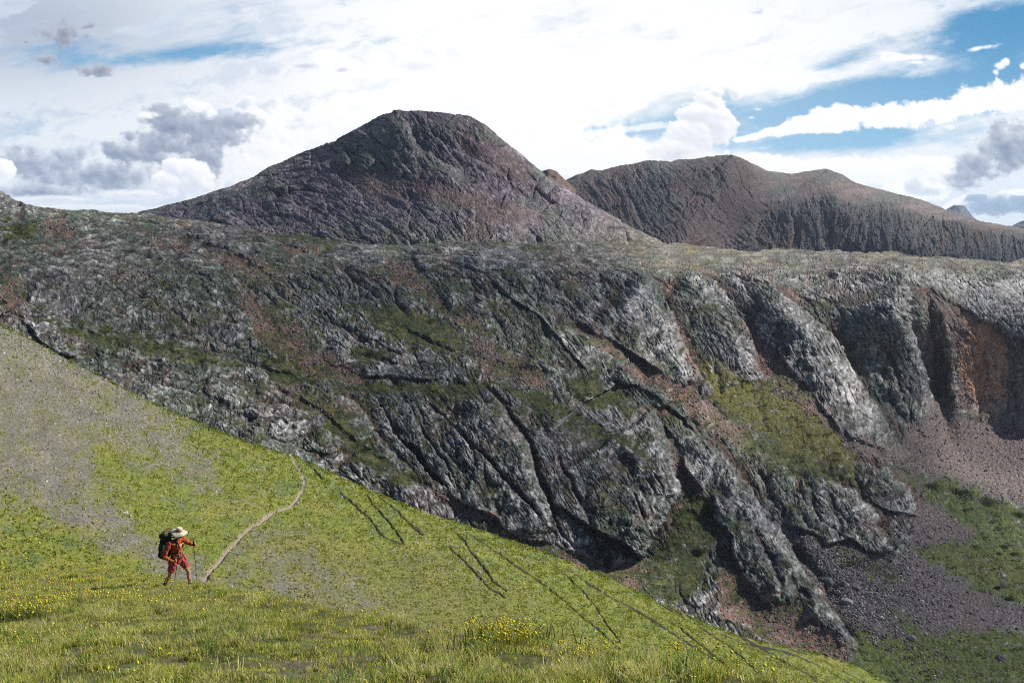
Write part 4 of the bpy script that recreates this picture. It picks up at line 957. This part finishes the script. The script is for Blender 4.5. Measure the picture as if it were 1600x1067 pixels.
    cloud([(1415, 90, 44, 7), (1390, 84, 22, 4), (1430, 98, 20, 4), (1530, 76, 38, 5, -10)], (238, 243, 248), .7, .9, .4, .97)
    cloud([(1562, 106, 12, 9), (1556, 112, 9, 6), (1572, 98, 8, 6), (1600, 104, 8, 5)], (232, 238, 245), .5, 1.0, .5, .95)
    cloud([(1186, 171, 9, 3), (1175, 184, 7, 2.4), (1485, 200, 8, 4)], (235, 241, 247), .8, 1.2, .3, .7)
    cloud([(1575, 232, 66, 50, -30), (1525, 265, 54, 38, -30), (1630, 230, 60, 54)], (104, 124, 154), .5, .7, .5, 1, (200, 208, 220))
    cloud([(1428, 292, 22, 16), (1450, 300, 30, 10)], (178, 192, 210), .4, .5, .3, .8, (214, 222, 232))
    cloud([(1560, 322, 74, 16), (1610, 318, 60, 20), (1520, 310, 30, 9)], (110, 140, 172), .35, .5, .3, .96, (160, 182, 204))
    cloud([(1490, 318, 36, 8, -30), (1590, 300, 30, 6)], (245, 247, 250), .4, .5, .3, .85)
    gl = np.exp(-ell(820, 120, 430, 170) ** 2) * .3; col = lerp(col, S(253, 253, 253), gl[..., None])
    R = 60000.0
    b_ = (533.5 - V) / F; a_ = (U - 800) / F
    D = np.stack([a_, CP + SP * b_, -SP + CP * b_], -1); D /= np.linalg.norm(D, axis=-1, keepdims=True)
    m = bpy.data.materials.new('cloudy_sky'); m.use_nodes = True; nt = m.node_tree; N = nt.nodes; L = nt.links; N.remove(N['Principled BSDF'])
    at = N.new('ShaderNodeAttribute'); at.attribute_name = 'Col'; em = N.new('ShaderNodeEmission'); L.new(at.outputs['Color'], em.inputs[0]); L.new(em.outputs[0], N['Material Output'].inputs['Surface'])
    em.inputs[1].default_value = SKY_GAIN
    m.cycles.emission_sampling = 'NONE'
    o = grid_mesh('sky', (D * R).astype(f32), np.clip(col, 0, 1.05), m); tag(o, kind='structure')
# ================================================================== the walker
def capsule(bm, a, ra, b, rb, seg=2):
    t = bmesh.new()
    for c, r in ((a, ra), (b, rb)):
        bmesh.ops.create_icosphere(t, subdivisions=seg, radius=max(r, 1e-4), matrix=Matrix.Translation(Vector(c)))
    bmesh.ops.convex_hull(t, input=t.verts)
    loose = [v for v in t.verts if not v.link_faces]; bmesh.ops.delete(t, geom=loose, context='VERTS')
    me = bpy.data.meshes.new('x'); t.to_mesh(me); t.free(); bm.from_mesh(me); bpy.data.meshes.remove(me)
def ellipsoid(bm, c, r, rot=0, sub=3):
    bmesh.ops.create_icosphere(bm, subdivisions=sub, radius=1, matrix=Matrix.Translation(Vector(c)) @ Matrix.Rotation(rot, 4, 'Y') @ Matrix.Diagonal((*r, 1)))
def fused(name, bm, mat, parent, voxel=.008, smooth=4, wrinkle=0):
    """one continuous surface grown over all the pieces"""
    me = bpy.data.meshes.new(name); bm.to_mesh(me); bm.free()
    o = bpy.data.objects.new(name, me); COL.objects.link(o)
    m = o.modifiers.new('r', 'REMESH'); m.mode = 'VOXEL'; m.voxel_size = voxel
    s = o.modifiers.new('s', 'SMOOTH'); s.iterations = smooth; s.factor = .5
    dg = bpy.context.evaluated_depsgraph_get(); ev = o.evaluated_get(dg); nm = bpy.data.meshes.new_from_object(ev, depsgraph=dg)
    o.modifiers.clear(); o.data = nm; nm.name = name
    if wrinkle:
        from mathutils import noise as NZ
        for v in nm.vertices: v.co += v.normal * wrinkle * NZ.fractal(Vector((v.co.x * 14, v.co.y * 14, v.co.z * 9)), .6, 2, 3)
    for p in nm.polygons: p.use_smooth = True
    nm.materials.clear(); nm.materials.append(mat); o.parent = parent
    return o
def part(name, bm, mat, parent, smooth=True):
    me = bpy.data.meshes.new(name); bm.to_mesh(me); bm.free(); me.materials.append(mat)
    for p in me.polygons: p.use_smooth = smooth
    o = bpy.data.objects.new(name, me); COL.objects.link(o); o.parent = parent; return o
def rbox(bm, c, s, rot=(0, 0, 0), bev=.03, seg=3):
    t = bmesh.new(); bmesh.ops.create_cube(t, size=1)
    bmesh.ops.scale(t, vec=s, verts=t.verts)
    bmesh.ops.bevel(t, geom=t.edges[:], offset=bev, segments=seg, affect='EDGES', profile=.6)
    from mathutils import Euler
    t.transform(Matrix.Translation(Vector(c)) @ Euler(rot).to_matrix().to_4x4())
    me = bpy.data.meshes.new('x'); t.to_mesh(me); t.free(); bm.from_mesh(me); bpy.data.meshes.remove(me)

def hand(bm, w, d, side, grip):
    """palm and five bent fingers closed round a pole; w wrist, d hand direction, side thumb side"""
    w, d, side, grip = Vector(w), Vector(d).normalized(), Vector(side).normalized(), Vector(grip).normalized()
    capsule(bm, w, .024, w + d * .07, .030); capsule(bm, w + d * .02 + side * .012, .022, w + d * .08 + side * .022, .017); capsule(bm, w + d * .02 - side * .012, .022, w + d * .078 - side * .022, .016)
    for k, (o, l) in enumerate(((.028, .036), (.010, .041), (-.009, .038), (-.027, .030))):
        a = w + d * .082 + side * o; b = a + d * l * .7 + grip * l * .5; c = b + grip * l * .8 - d * l * .25; e = c - d * l * .7 + grip * l * .1
        capsule(bm, a, .0105, b, .0095); capsule(bm, b, .0095, c, .0085); capsule(bm, c, .0085, e, .0075)
    a = w + d * .03 + side * .028; b = a + d * .025 + side * .022 + grip * .018; c = b + d * .028 + grip * .03 - side * .008
    capsule(bm, a, .013, b, .0115); capsule(bm, b, .0115, c, .009)

def build_walker(K):
    g = surf_point(K, 284, 915); PX, PZ = g[1] / .9518 / F, g[1] / .9518 / F / .915
    J = lambda u, v, y=0.0: Vector(((u - 284) * PX, y, (915 - v) * PZ))
    at_ = Vector(g) + Vector((0, 0, .0))
    skin = mat_plain('skin', (.42, .20, .13), .6, .1, 20, .1); shirt = mat_plain('rust_shirt_cloth', (.30, .062, .022), .85, .3, 22, .4)
    shorts = mat_plain('red_shorts_cloth', (.33, .055, .05), .85, .25, 18, .4); felt = mat_plain('hat_canvas', (.50, .45, .34), .9, .15, 30, .3)
    dark = mat_plain('dark_cloth', (.020, .022, .018), .85, .3, 25, .4); olive = mat_plain('olive_cloth', (.060, .050, .020), .85, .3, 25, .4); band = mat_plain('hat_band_cloth', (.22, .12, .09), .8, .15, 30, .2)
    boot = mat_plain('boot_leather', (.08, .05, .035), .7, .3, 30, .3); sock = mat_plain('sock_wool', (.16, .15, .16), .95, .2, 60, .4); metal = mat_plain('pole_alloy', (.03, .03, .035), .35, .15, 40, 0, .6)
    yel = mat_plain('yellow_webbing', (.62, .42, .12), .8, .15, 40, .2); glass = mat_plain('dark_lens', (.01, .01, .012), .15, .1, 10, 0); teal = mat_plain('pale_blue_cloth', (.22, .42, .48), .8, .2, 30, .2)
    hair = mat_plain('brown_hair', (.06, .03, .018), .8, .3, 60, .4); cork = mat_plain('grip_foam', (.015, .015, .016), .9, .2, 40, .3)
    P = bpy.data.objects.new('person', None); COL.objects.link(P); P.location = at_
    tag(P, 'hiker in a wide brimmed hat, rust shirt and red shorts striding right across the meadow', 'person')
    # joints
    pel = J(279, 872, 0); chest = J(278, 852, 0); neck = J(281.5, 843.5, 0); head = J(284.5, 834.5, -.01)
    sN, eN, wN = J(272.5, 846, -.18), J(264.5, 864, -.25), J(279.5, 871, -.26)
    sF, eF, wF = J(286, 846, .18), J(293.5, 853.5, .24), J(301.5, 854, .16)
    hR, kR, aR = J(275, 876, -.10), J(268.7, 896.5, -.12), J(258.8, 907.5, -.02)
    hF, kF, aF = J(284, 875, .10), J(294, 892, .08), J(295.3, 910.5, .09)
    bm = bmesh.new()
    ellipsoid(bm, head, (.078, .070, .098), .25); capsule(bm, head + Vector((.028, 0, -.055)), .052, head + Vector((.045, 0, -.07)), .036)
    capsule(bm, neck, .056, head + Vector((-.01, 0, -.05)), .052)
    capsule(bm, head + Vector((.074, 0, .005)), .011, head + Vector((.096, 0, -.022)), .014)                       # nose
    capsule(bm, head + Vector((.076, -.018, -.050)), .009, head + Vector((.076, .018, -.050)), .009)               # lips
    for s in (-1, 1): ellipsoid(bm, head + Vector((-.005, s * .072, -.005)), (.020, .009, .030), 0, 2)              # ears
    for s in (-1, 1): capsule(bm, head + Vector((.062, s * .018, .026)), .012, head + Vector((.058, s * .044, .024)), .010)   # brows
    capsule(bm, pel, .135, chest, .125); capsule(bm, chest, .12, neck, .06)
    for s, e, w in ((sN, eN, wN), (sF, eF, wF)):
        capsule(bm, chest + Vector((0, (s.y) * .4, .08)), .07, s, .058); capsule(bm, s, .052, e, .040); capsule(bm, e, .040, e.lerp(w, .35), .041); capsule(bm, e.lerp(w, .35), .041, w, .026)
    for h, k, a in ((hR, kR, aR), (hF, kF, aF)):
        capsule(bm, pel, .10, h, .095); capsule(bm, h, .092, h.lerp(k, .4), .082); capsule(bm, h.lerp(k, .4), .082, k, .056); capsule(bm, k, .054, k.lerp(a, .35) + Vector((-.018, 0, 0)), .055)
        capsule(bm, k.lerp(a, .35) + Vector((-.018, 0, 0)), .055, a, .036)
    hand(bm, wN, J(285, 869.5, -.26) - wN, (0, 0, 1), (0, .9, .1)); hand(bm, wF, J(306, 853, .14) - wF, (0, 0, 1), (0, -.9, .1))
    fused('body', bm, skin, P, .0068, 3)
    bm = bmesh.new()                                                                                              # shirt
    capsule(bm, pel + Vector((0, 0, .02)), .152, chest, .150); capsule(bm, chest, .148, neck + Vector((-.01, 0, -.03)), .088); capsule(bm, chest + Vector((.02, 0, -.05)), .145, pel + Vector((.02, 0, .05)), .15)
    capsule(bm, neck + Vector((-.015, 0, -.03)), .078, neck + Vector((.0, 0, .012)), .066)
    for s, e, w in ((sN, eN, wN), (sF, eF, wF)):
        capsule(bm, chest + Vector((0, s.y * .35, .07)), .10, s, .080); capsule(bm, s, .080, e, .062); capsule(bm, e, .062, e.lerp(w, .93), .041)
    fused('shirt', bm, shirt, P, .011, 3, .016)
    bm = bmesh.new()                                                                                              # shorts
    capsule(bm, pel + Vector((0, -.02, .04)), .150, pel + Vector((0, .02, -.02)), .155)
    for h, k in ((hR, kR), (hF, kF)): capsule(bm, h + Vector((0, 0, .04)), .125, h.lerp(k, .50), .098)
    fused('shorts', bm, shorts, P, .012, 3, .018)
    for a, fwd, k in ((aR, Vector((.55, .1, -.85)), kR), (aF, Vector((1, 0, -.12)), kF)):
        fwd.normalize(); bm = bmesh.new(); capsule(bm, a.lerp(k, .12), .050, a, .050); capsule(bm, a + Vector((-.02, 0, -.035)), .046, a + fwd * .12 + Vector((0, 0, -.045)), .042); capsule(bm, a + fwd * .12 + Vector((0, 0, -.045)), .042, a + fwd * .19 + Vector((0, 0, -.055)), .034)
        fused('boot', bm, boot, P, .009, 2)
        bm = bmesh.new(); capsule(bm, a.lerp(k, .08), .047, a.lerp(k, .24), .045); fused('sock', bm, sock, P, .009, 2)
    bm = bmesh.new(); ellipsoid(bm, head + Vector((-.014, 0, .012)), (.084, .078, .094), .2); capsule(bm, head + Vector((-.055, 0, -.02)), .045, head + Vector((-.05, 0, -.075)), .035)
    capsule(bm, head + Vector((.045, 0, -.085)), .040, head + Vector((.064, 0, -.066)), .026)                      # beard
    fused('hair', bm, hair, P, .009, 2)
    bm = bmesh.new()
    for s in (-1, 1): ellipsoid(bm, head + Vector((.074, s * .032, .012)), (.012, .027, .020), 0, 2)
    capsule(bm, head + Vector((.082, -.012, .014)), .004, head + Vector((.082, .012, .014)), .004, 1)
    for s in (-1, 1): capsule(bm, head + Vector((.07, s * .058, .014)), .004, head + Vector((-.02, s * .078, .016)), .004, 1)
    part('sunglasses', bm, glass, P)
    # hat: lathed crown with a dented top and a drooping brim
    bm = bmesh.new(); prof_ = [(.0, .135), (.035, .142), (.062, .138), (.082, .120), (.092, .085), (.098, .05), (.102, .032), (.12, .024), (.17, .012), (.215, -.012), (.235, -.032), (.238, -.038), (.228, -.038), (.17, .004), (.11, .018), (.0, .02)]
    n = 40; rings = []
    for r, z in prof_:
        ring = []
        for k in range(n):
            a = 2 * math.pi * k / n; wav = 1 + .06 * math.sin(2 * a + .6) * (r > .12)
            dz = (.030 * math.cos(2 * a) + .010 * math.sin(5 * a)) * max(0, r - .1) / .13 - (.022 * math.exp(-(r / .03) ** 2))
            ring.append(bm.verts.new((r * wav * 1.02 * math.cos(a), r * wav * .94 * math.sin(a), z + dz)))
        rings.append(ring)
    for i in range(len(rings) - 1):
        for k in range(n): bm.faces.new((rings[i][k], rings[i][(k + 1) % n], rings[i + 1][(k + 1) % n], rings[i + 1][k]))
    bmesh.ops.remove_doubles(bm, verts=bm.verts, dist=1e-5); bmesh.ops.recalc_face_normals(bm, faces=bm.faces)
    hat = part('hat', bm, felt, P); hat.location = head + Vector((.008, 0, .056)); hat.rotation_euler = (.20, .22, 0); hat.scale = (.87, .87, 1.0)
    bm = bmesh.new(); r1 = []; r2 = []
    for k in range(n):
        a = 2 * math.pi * k / n; r1.append(bm.verts.new((.1055 * math.cos(a), .0985 * math.sin(a), .034))); r2.append(bm.verts.new((.1005 * math.cos(a), .0935 * math.sin(a), .074)))
    for k in range(n): bm.faces.new((r1[k], r1[(k + 1) % n], r2[(k + 1) % n], r2[k]))
    hb = part('hat_band', bm, band, hat)
    # ------------------------------------------------ backpack
    B = bpy.data.objects.new('backpack', None); COL.objects.link(B); B.location = at_
    tag(B, 'tall dark green backpack with a rolled pad on top, worn by the hiker', 'backpack')
    c = J(262, 855, 0); bm = bmesh.new(); tilt = .10
    rbox(bm, c + Vector((0, 0, 0)), (.24, .34, .62), (0, tilt, 0), .085, 4); rbox(bm, c + Vector((-.10, 0, -.06)), (.12, .28, .42), (0, tilt, 0), .05, 3)
    fused('pack_bag', bm, dark, B, .013, 3, .016)
    bm = bmesh.new(); rbox(bm, c + Vector((.03, 0, .35)), (.27, .34, .15), (0, tilt + .1, 0), .055, 4); fused('lid', bm, dark, B, .012, 3, .014)
    bm = bmesh.new(); q = c + Vector((.07, 0, .445)); capsule(bm, q + Vector((0, -.19, 0)), .062, q + Vector((0, .19, 0)), .062); fused('rolled_pad', bm, olive, B, .011, 2, .012)
    for s in (-1, 1):
        bm = bmesh.new(); rbox(bm, c + Vector((.01, s * .185, -.14)), (.17, .07, .26), (0, tilt, 0), .03, 3); fused('side_pocket', bm, olive, B, .011, 2, .012)
    bm = bmesh.new(); capsule(bm, c + Vector((.03, -.20, -.04)), .030, c + Vector((.05, -.20, .12)), .028); part('water_bottle', bm, teal, B)
    for s in (-1, 1):
        bm = bmesh.new(); pts = [c + Vector((.12, s * .11, .24)), chest + Vector((-.04, s * .12, .20)), chest + Vector((.11, s * .115, .12)), chest + Vector((.155, s * .12, -.03)), chest + Vector((.11, s * .15, -.16)), c + Vector((.13, s * .15, -.16))]
        for i in range(5): capsule(bm, pts[i], .019, pts[i + 1], .019, 1)
        part('shoulder_strap', bm, dark, B)
    bm = bmesh.new(); a0 = [Vector((-.17, s, 0)) for s in (0,)]; loop = [pel + Vector((.165 * math.cos(t), .17 * math.sin(t), .075)) for t in [k * math.pi / 10 - math.pi * .8 for k in range(17)]]
    for i in range(16): capsule(bm, loop[i], .024, loop[i + 1], .024, 1)
    part('hip_belt', bm, dark, B)
    bm = bmesh.new(); loop = [chest + Vector((.155 + .02 * math.cos(t), .12 * math.sin(t), .03)) for t in (-1.4, -.7, 0, .7, 1.4)]
    for i in range(4): capsule(bm, loop[i], .011, loop[i + 1], .011, 1)
    part('chest_strap', bm, yel, B)
    # ------------------------------------------------ trekking poles
    for (a, b, lab) in ((J(288, 861.5, -.30), J(276.8, 917, -.34), 'trekking pole in the hiker\'s near hand, slanting back to the ground'), (J(303.2, 848.5, .12), J(306.4, 918, .10), 'upright trekking pole planted ahead in the hiker\'s outstretched hand')):
        T = bpy.data.objects.new('trekking_pole', None); COL.objects.link(T); T.location = at_ + b; a = a - b; b = Vector((0, 0, 0)); tag(T, lab, 'trekking pole', 'the pair of trekking poles')
        d = (a - b).normalized()
        bm = bmesh.new(); capsule(bm, b + d * .03, .0055, a.lerp(b, .45), .0075, 1); capsule(bm, a.lerp(b, .45), .009, a, .010, 1); part('shaft', bm, metal, T)
        bm = bmesh.new(); capsule(bm, a - d * .17, .014, a, .018, 2); capsule(bm, a, .02, a + d * .012, .022, 2); part('grip', bm, cork, T)
        bm = bmesh.new(); capsule(bm, b, .003, b + d * .05, .006, 1); part('tip', bm, metal, T)
        bm = bmesh.new(); bmesh.ops.create_cone(bm, cap_ends=True, segments=16, radius1=.035, radius2=.012, depth=.012, matrix=Matrix.Translation(b + d * .07)); part('basket', bm, cork, T)
        bm = bmesh.new(); pts = [a - d * .01, a + Vector((.03, -.02, -.06)), a + Vector((.02, -.03, -.13)), a - d * .10]
        for i in range(3): capsule(bm, pts[i], .006, pts[i + 1], .006, 1)
        part('wrist_strap', bm, cork, T)

def build_boulders(W, S, K):
    G = (.19, .18, .185)
    # (u, v, width in view, height, label)
    for i, (u, v, w, h, lab, col) in enumerate([
        (1293, 905, 34, 15, 'large dark grey slab of rock, upper left of the block cluster on the talus', (.13, .14, .125)),
        (1318, 912, 15, 8, 'thin angular slab leaning between the large dark slab and the purple block', (.15, .15, .14)),
        (1339, 916, 17, 11, 'wedge shaped grey boulder at the right of the block cluster', (.17, .16, .15)),
        (1324, 938, 24, 11, 'flat lavender grey block, lowest and palest of the cluster on the talus', (.36, .34, .38)),
        (1345, 934, 9, 7, 'small rounded rock right beside the flat lavender block', (.24, .21, .20)),
        (1370, 926, 9, 5, 'small pale boulder alone to the right of the block cluster', (.42, .40, .40)),
        (1425, 996, 14, 9, 'pale boulder at the edge of the talus above the valley turf', (.36, .36, .35)),
        (1505, 941, 9, 5, 'lone whitish block in the middle of the wide grey talus', (.38, .36, .37)),
        (1476, 904, 8, 6, 'grey boulder where the talus meets the green valley meadow', (.32, .31, .30)),
        (1382, 853, 8, 7, 'whitish rock at the foot of the dark crag', (.40, .41, .40)),
        (1578, 849, 8, 3, 'small flat rock on the green valley meadow near the right edge', (.30, .30, .27)),
        (1160, 655, 9, 5, 'white rock on the olive ledge below the tall ribs', (.40, .39, .37)),
        (1565, 1028, 18, 8, 'dark grey boulder in the valley bottom near the right edge', (.16, .15, .16))]):
        p = surf_point(W, u, v + h * .3); px = p[1] / F; o = boulder(p, (w * px * .55, w * px * .42, h * px * .7), lab, 60 + i, col)
        if i < 4: o.rotation_euler = (.15, .45, -.3 + .2 * i)
    for i, (u, v, w, h, lab, col) in enumerate([
        (196, 794, 11, 6, 'pinkish white stone lying on the gravel above the hiker', (.60, .48, .45)),
        (9, 612, 7, 5, 'small reddish stone on the gravel slope at the left edge', (.34, .20, .16)),
        (452, 712, 8, 4, 'pale stone beside the top of the trail on the skyline', (.50, .46, .46)),
        (130, 868, 9, 4, 'flat grey stone half sunk in the grass left of the hiker', (.30, .26, .27))]):
        G_ = K if v > 860 else S
        p = surf_point(G_, u, v); px = p[1] / F; boulder(p, (w * px * .55, w * px * .45, h * px * .6), lab, 90 + i, col, 'stone')

def shrub(p, s, label, seed, col):
    """low dwarf willow: stems, and a ragged crown of small leaves"""
    r = np.random.default_rng(seed); root = bpy.data.objects.new('shrub', None); COL.objects.link(root); root.location = p; tag(root, label, 'shrub', 'dark shrubs on the valley turf')
    bm = bmesh.new()
    for k in range(9):
        a = r.random() * 6.28; capsule(bm, (0, 0, -.2), .05 * s[2], (math.cos(a) * s[0] * .6, math.sin(a) * s[1] * .6, s[2] * (.5 + .4 * r.random())), .02 * s[2], 1)
    part('stem', bm, mat_plain('willow_bark', (.07, .05, .035)), root)
    n = 2600; d = r.normal(0, 1, (n, 3)); d /= np.linalg.norm(d, axis=1, keepdims=True); d[:, 2] = np.abs(d[:, 2]); lump = 1 + .3 * np.sin(d[:, 0] * 5 + seed) * np.sin(d[:, 1] * 6 + 2 * seed)
    q = d * (r.random((n, 1)) ** .35) * lump[:, None] * np.array(s)
    ls = .09 * s[2] * (.7 + .7 * r.random(n)); ax = r.normal(0, 1, (n, 3)); bx = r.normal(0, 1, (n, 3))
    ax /= np.linalg.norm(ax, axis=1, keepdims=True); bx /= np.linalg.norm(bx, axis=1, keepdims=True)
    V = np.stack([q - ax * ls[:, None], q + bx * ls[:, None] * .6, q + ax * ls[:, None]], 1).reshape(-1, 3)
    c = np.repeat(np.array(col, f32)[None] * (1 + .35 * r.standard_normal((n, 1))).clip(.4, 1.8), 3, 0)
    soup('foliage', V, np.arange(n * 3).reshape(-1, 3), M_GRASS, c, root)
def build_shrubs(W):
    for i, (u, v, w, h, lab) in enumerate([
        (1455, 757, 40, 9, 'long dark shrub band at the top of the valley meadow, leftmost'), (1500, 768, 46, 12, 'widest dark shrub thicket below the brown scree'), (1545, 784, 40, 10, 'dark shrub thicket to the right of the widest one'),
        (1592, 803, 30, 9, 'dark shrub at the right edge beside the pale rock strip'), (1568, 853, 20, 6, 'round dark bush in the upper middle of the valley meadow'), (1584, 865, 18, 5, 'low bush just below the round dark bush'),
        (1560, 865, 12, 4, 'tiny bush left of the low bush on the meadow'), (1577, 935, 16, 7, 'dark bush low on the valley meadow near the talus edge'), (1558, 918, 12, 6, 'small bush up the slope from the low dark bush'),
        (577, 551, 30, 9, 'bright dark green willow mat on the ledge in the middle of the rock wall'), (1112, 800, 26, 14, 'dark green thicket in the gully right of the big slab'), (1090, 860, 24, 12, 'thicket lower down the same dark gully'), (905, 648, 9, 4, 'tiny round bush on top of the big slab')]):
        p = surf_point(W, u, v + h * .4); px = p[1] / F; shrub(p, (w * px * .5, w * px * .35, h * px * .8), lab, 200 + i, (.045, .07, .018))
SKY_GAIN = .76
build_sky()
W = build_wall()
build_peak(); build_right_mountain()
far_ridge('distant_knob', [(835, 275), (847, 267), (858, 264), (870, 268), (882, 280), (900, 296)], 2600, (.13, .09, .08), 50, .1, 2)
far_ridge('distant_ridge', [(870, 290), (888, 280), (905, 272), (925, 265), (940, 267), (962, 278), (990, 290)], 4600, (.11, .09, .09), 40, .1, 3)
far_ridge('blue_peak', [(1430, 362), (1462, 345), (1478, 328), (1492, 320), (1507, 322), (1520, 338), (1536, 352), (1560, 362)], 14000, (.05, .07, .09), 50, .1, 4)  # blue of distance haze put into the rock colour
far_ridge('blue_ridge', [(1545, 372), (1570, 360), (1586, 350), (1600, 344), (1640, 335), (1720, 352), (1800, 370)], 12000, (.04, .06, .08), 50, .1, 5)  # haze blue in the base colour here too
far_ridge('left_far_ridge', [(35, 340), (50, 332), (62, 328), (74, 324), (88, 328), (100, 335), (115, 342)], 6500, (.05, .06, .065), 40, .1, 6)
S_ = build_slope(); K_ = build_knoll()
build_slope_plants(S_); build_near_grass(K_); build_flowers(K_); build_rubble(W)
build_walker(K_); build_boulders(W, S_, K_); build_shrubs(W)
# ================================================================== light
sun = bpy.data.lights.new('sun', 'SUN'); so = bpy.data.objects.new('sun', sun); COL.objects.link(so)
sun.energy = 5.0; sun.angle = math.radians(.6); sun.color = (1, .94, .84)
sd = Vector((math.sin(math.radians(SUN_AZ)) * math.cos(math.radians(SUN_EL)), math.cos(math.radians(SUN_AZ)) * math.cos(math.radians(SUN_EL)), math.sin(math.radians(SUN_EL))))
so.rotation_euler = sd.to_track_quat('Z', 'Y').to_euler(); so.location = (0, 0, 50)
w = bpy.data.worlds.new('World'); SC.world = w; w.use_nodes = True
nt = w.node_tree; bg = nt.nodes['Background']; sk = nt.nodes.new('ShaderNodeTexSky'); sk.sky_type = 'NISHITA'; sk.sun_disc = False
sk.sun_elevation = math.radians(SUN_EL); sk.sun_rotation = math.radians(SUN_AZ); sk.altitude = 3500
nt.links.new(sk.outputs[0], bg.inputs[0]); bg.inputs[1].default_value = .07
SC.view_settings.view_transform = 'Standard'; SC.view_settings.look = 'None'; SC.view_settings.gamma = 1; SC.view_settings.use_curve_mapping = False
SC.view_settings.exposure = 0.58
SC.render.engine = 'CYCLES'; SC.cycles.use_denoising = False; SC.cycles.max_bounces = 4; SC.cycles.diffuse_bounces = 2

SC.cycles.volume_bounces = 0; SC.cycles.transparent_max_bounces = 48; SC.cycles.filter_width = 1.0
bpy.ops.mesh.primitive_cube_add(size=1, location=(0, 8000, -175)); hz = bpy.context.object; hz.name = 'haze'; hz.scale = (26000, 18000, 1250)
tag(hz, kind='stuff')
m = bpy.data.materials.new('haze_air'); m.use_nodes = True; nt = m.node_tree; nt.nodes.clear()
out = nt.nodes.new('ShaderNodeOutputMaterial'); pv = nt.nodes.new('ShaderNodeVolumePrincipled'); nt.links.new(pv.outputs[0], out.inputs['Volume'])
pv.inputs['Color'].default_value = (.62, .76, 1, 1); pv.inputs['Density'].default_value = 1.7e-5; pv.inputs['Anisotropy'].default_value = .2
hz.data.materials.append(m)

# ================================================================== cumulus added out of view in the sun's path to shade the far valley
def build_shade_clouds():
    r = np.random.default_rng(77); bm_all = bmesh.new()
    cover = []
    for (u, v, Y, rad) in ((-60, 420, 850, 190), (60, 500, 720, 150), (150, 400, 1050, 200), (300, 480, 950, 190), (330, 600, 720, 130), (420, 400, 1200, 220), (480, 560, 900, 150), (600, 460, 1200, 200), (640, 640, 840, 130), (560, 700, 700, 90),
                           (780, 470, 1250, 180), (760, 600, 950, 130), (800, 760, 790, 110), (930, 560, 1150, 130), (930, 800, 800, 120), (900, 420, 1400, 180), (1090, 500, 1350, 110), (1120, 800, 850, 130), (1180, 480, 1450, 110), (1230, 860, 850, 110),
                           (1200, 620, 1250, 120), (1360, 560, 1450, 130), (1340, 800, 1000, 130), (1460, 560, 1500, 120), (1560, 640, 1500, 150), (1540, 820, 1100, 170), (1420, 960, 800, 130), (1600, 980, 800, 160),
                           (300, 340, 2000, 230), (450, 300, 2100, 220), (600, 250, 2150, 230), (700, 200, 2300, 160), (650, 350, 1850, 200), (800, 300, 2150, 170),
                           (950, 300, 3200, 300), (1080, 330, 3000, 330), (1180, 280, 3500, 300), (1300, 350, 3050, 280), (1450, 370, 3100, 300), (1600, 390, 3100, 300)):
        p = pt(u, v, Y); t = (1500 + 250 * r.random() - p.z) / sd.z
        cover.append((p + sd * t, rad))
    bright = ((1050, 545, 70), (1290, 580, 60), (1340, 640, 50), (1520, 455, 90), (1100, 720, 50), (700, 395, 60), (1200, 620, 60), (985, 640, 50), (260, 555, 70), (1250, 402, 150), (980, 350, 80))  # random puffs skip these spots, to leave them sunlit
    for k in range(190):
        u = r.uniform(-80, 1680); lo = np.interp(u, [0, 455, 860, 1390], [510, 710, 860, 1060]); v = r.uniform(395, lo)
        if any(math.hypot(u - b[0], v - b[1]) < b[2] for b in bright): continue
        Y = float(np.interp((v - 390) / (lo - 390), [0, .5, 1], [1500, 1100, 760])); p = pt(u, v, Y); cover.append((p + sd * ((1450 + 300 * r.random() - p.z) / sd.z), r.uniform(60, 125)))
    from mathutils import noise as NZ
    for c, rad in cover:
        for k in range(2):
            t = bmesh.new(); bmesh.ops.create_icosphere(t, subdivisions=3, radius=1)
            o = Vector((r.normal() * rad * .35 * k, r.normal() * rad * .35 * k, r.normal() * 30)); rr = rad * (1 - .3 * k)
            for v in t.verts:
                n = v.co * (1 + .38 * NZ.fractal(v.co * 1.6 + Vector((c.x, c.y, k)) * .01, .6, 2, 4)); v.co = c + o + Vector((n.x * rr, n.y * rr, max(n.z, -.35) * rr * .55))
            me = bpy.data.meshes.new('x'); t.to_mesh(me); t.free(); bm_all.from_mesh(me); bpy.data.meshes.remove(me)
    me = bpy.data.meshes.new('shade_cloud_bank'); bm_all.to_mesh(me); bm_all.free()
    o = bpy.data.objects.new('shade_cloud_bank', me); COL.objects.link(o)
    md = o.modifiers.new('r', 'REMESH'); md.mode = 'VOXEL'; md.voxel_size = 22
    dg = bpy.context.evaluated_depsgraph_get(); me = bpy.data.meshes.new_from_object(o.evaluated_get(dg), depsgraph=dg); o.modifiers.clear(); o.data = me; tag(o, kind='stuff')
    m = bpy.data.materials.new('shade_cloud_vapour'); m.use_nodes = True; nt = m.node_tree; nt.nodes.clear()
    out = nt.nodes.new('ShaderNodeOutputMaterial'); pv = nt.nodes.new('ShaderNodeVolumePrincipled'); nt.links.new(pv.outputs[0], out.inputs['Volume'])
    pv.inputs['Color'].default_value = (.96, .97, 1, 1); pv.inputs['Density'].default_value = CLOUD_DENSITY; pv.inputs['Anisotropy'].default_value = .4
    me.materials.append(m)
CLOUD_DENSITY = .0016
build_shade_clouds()
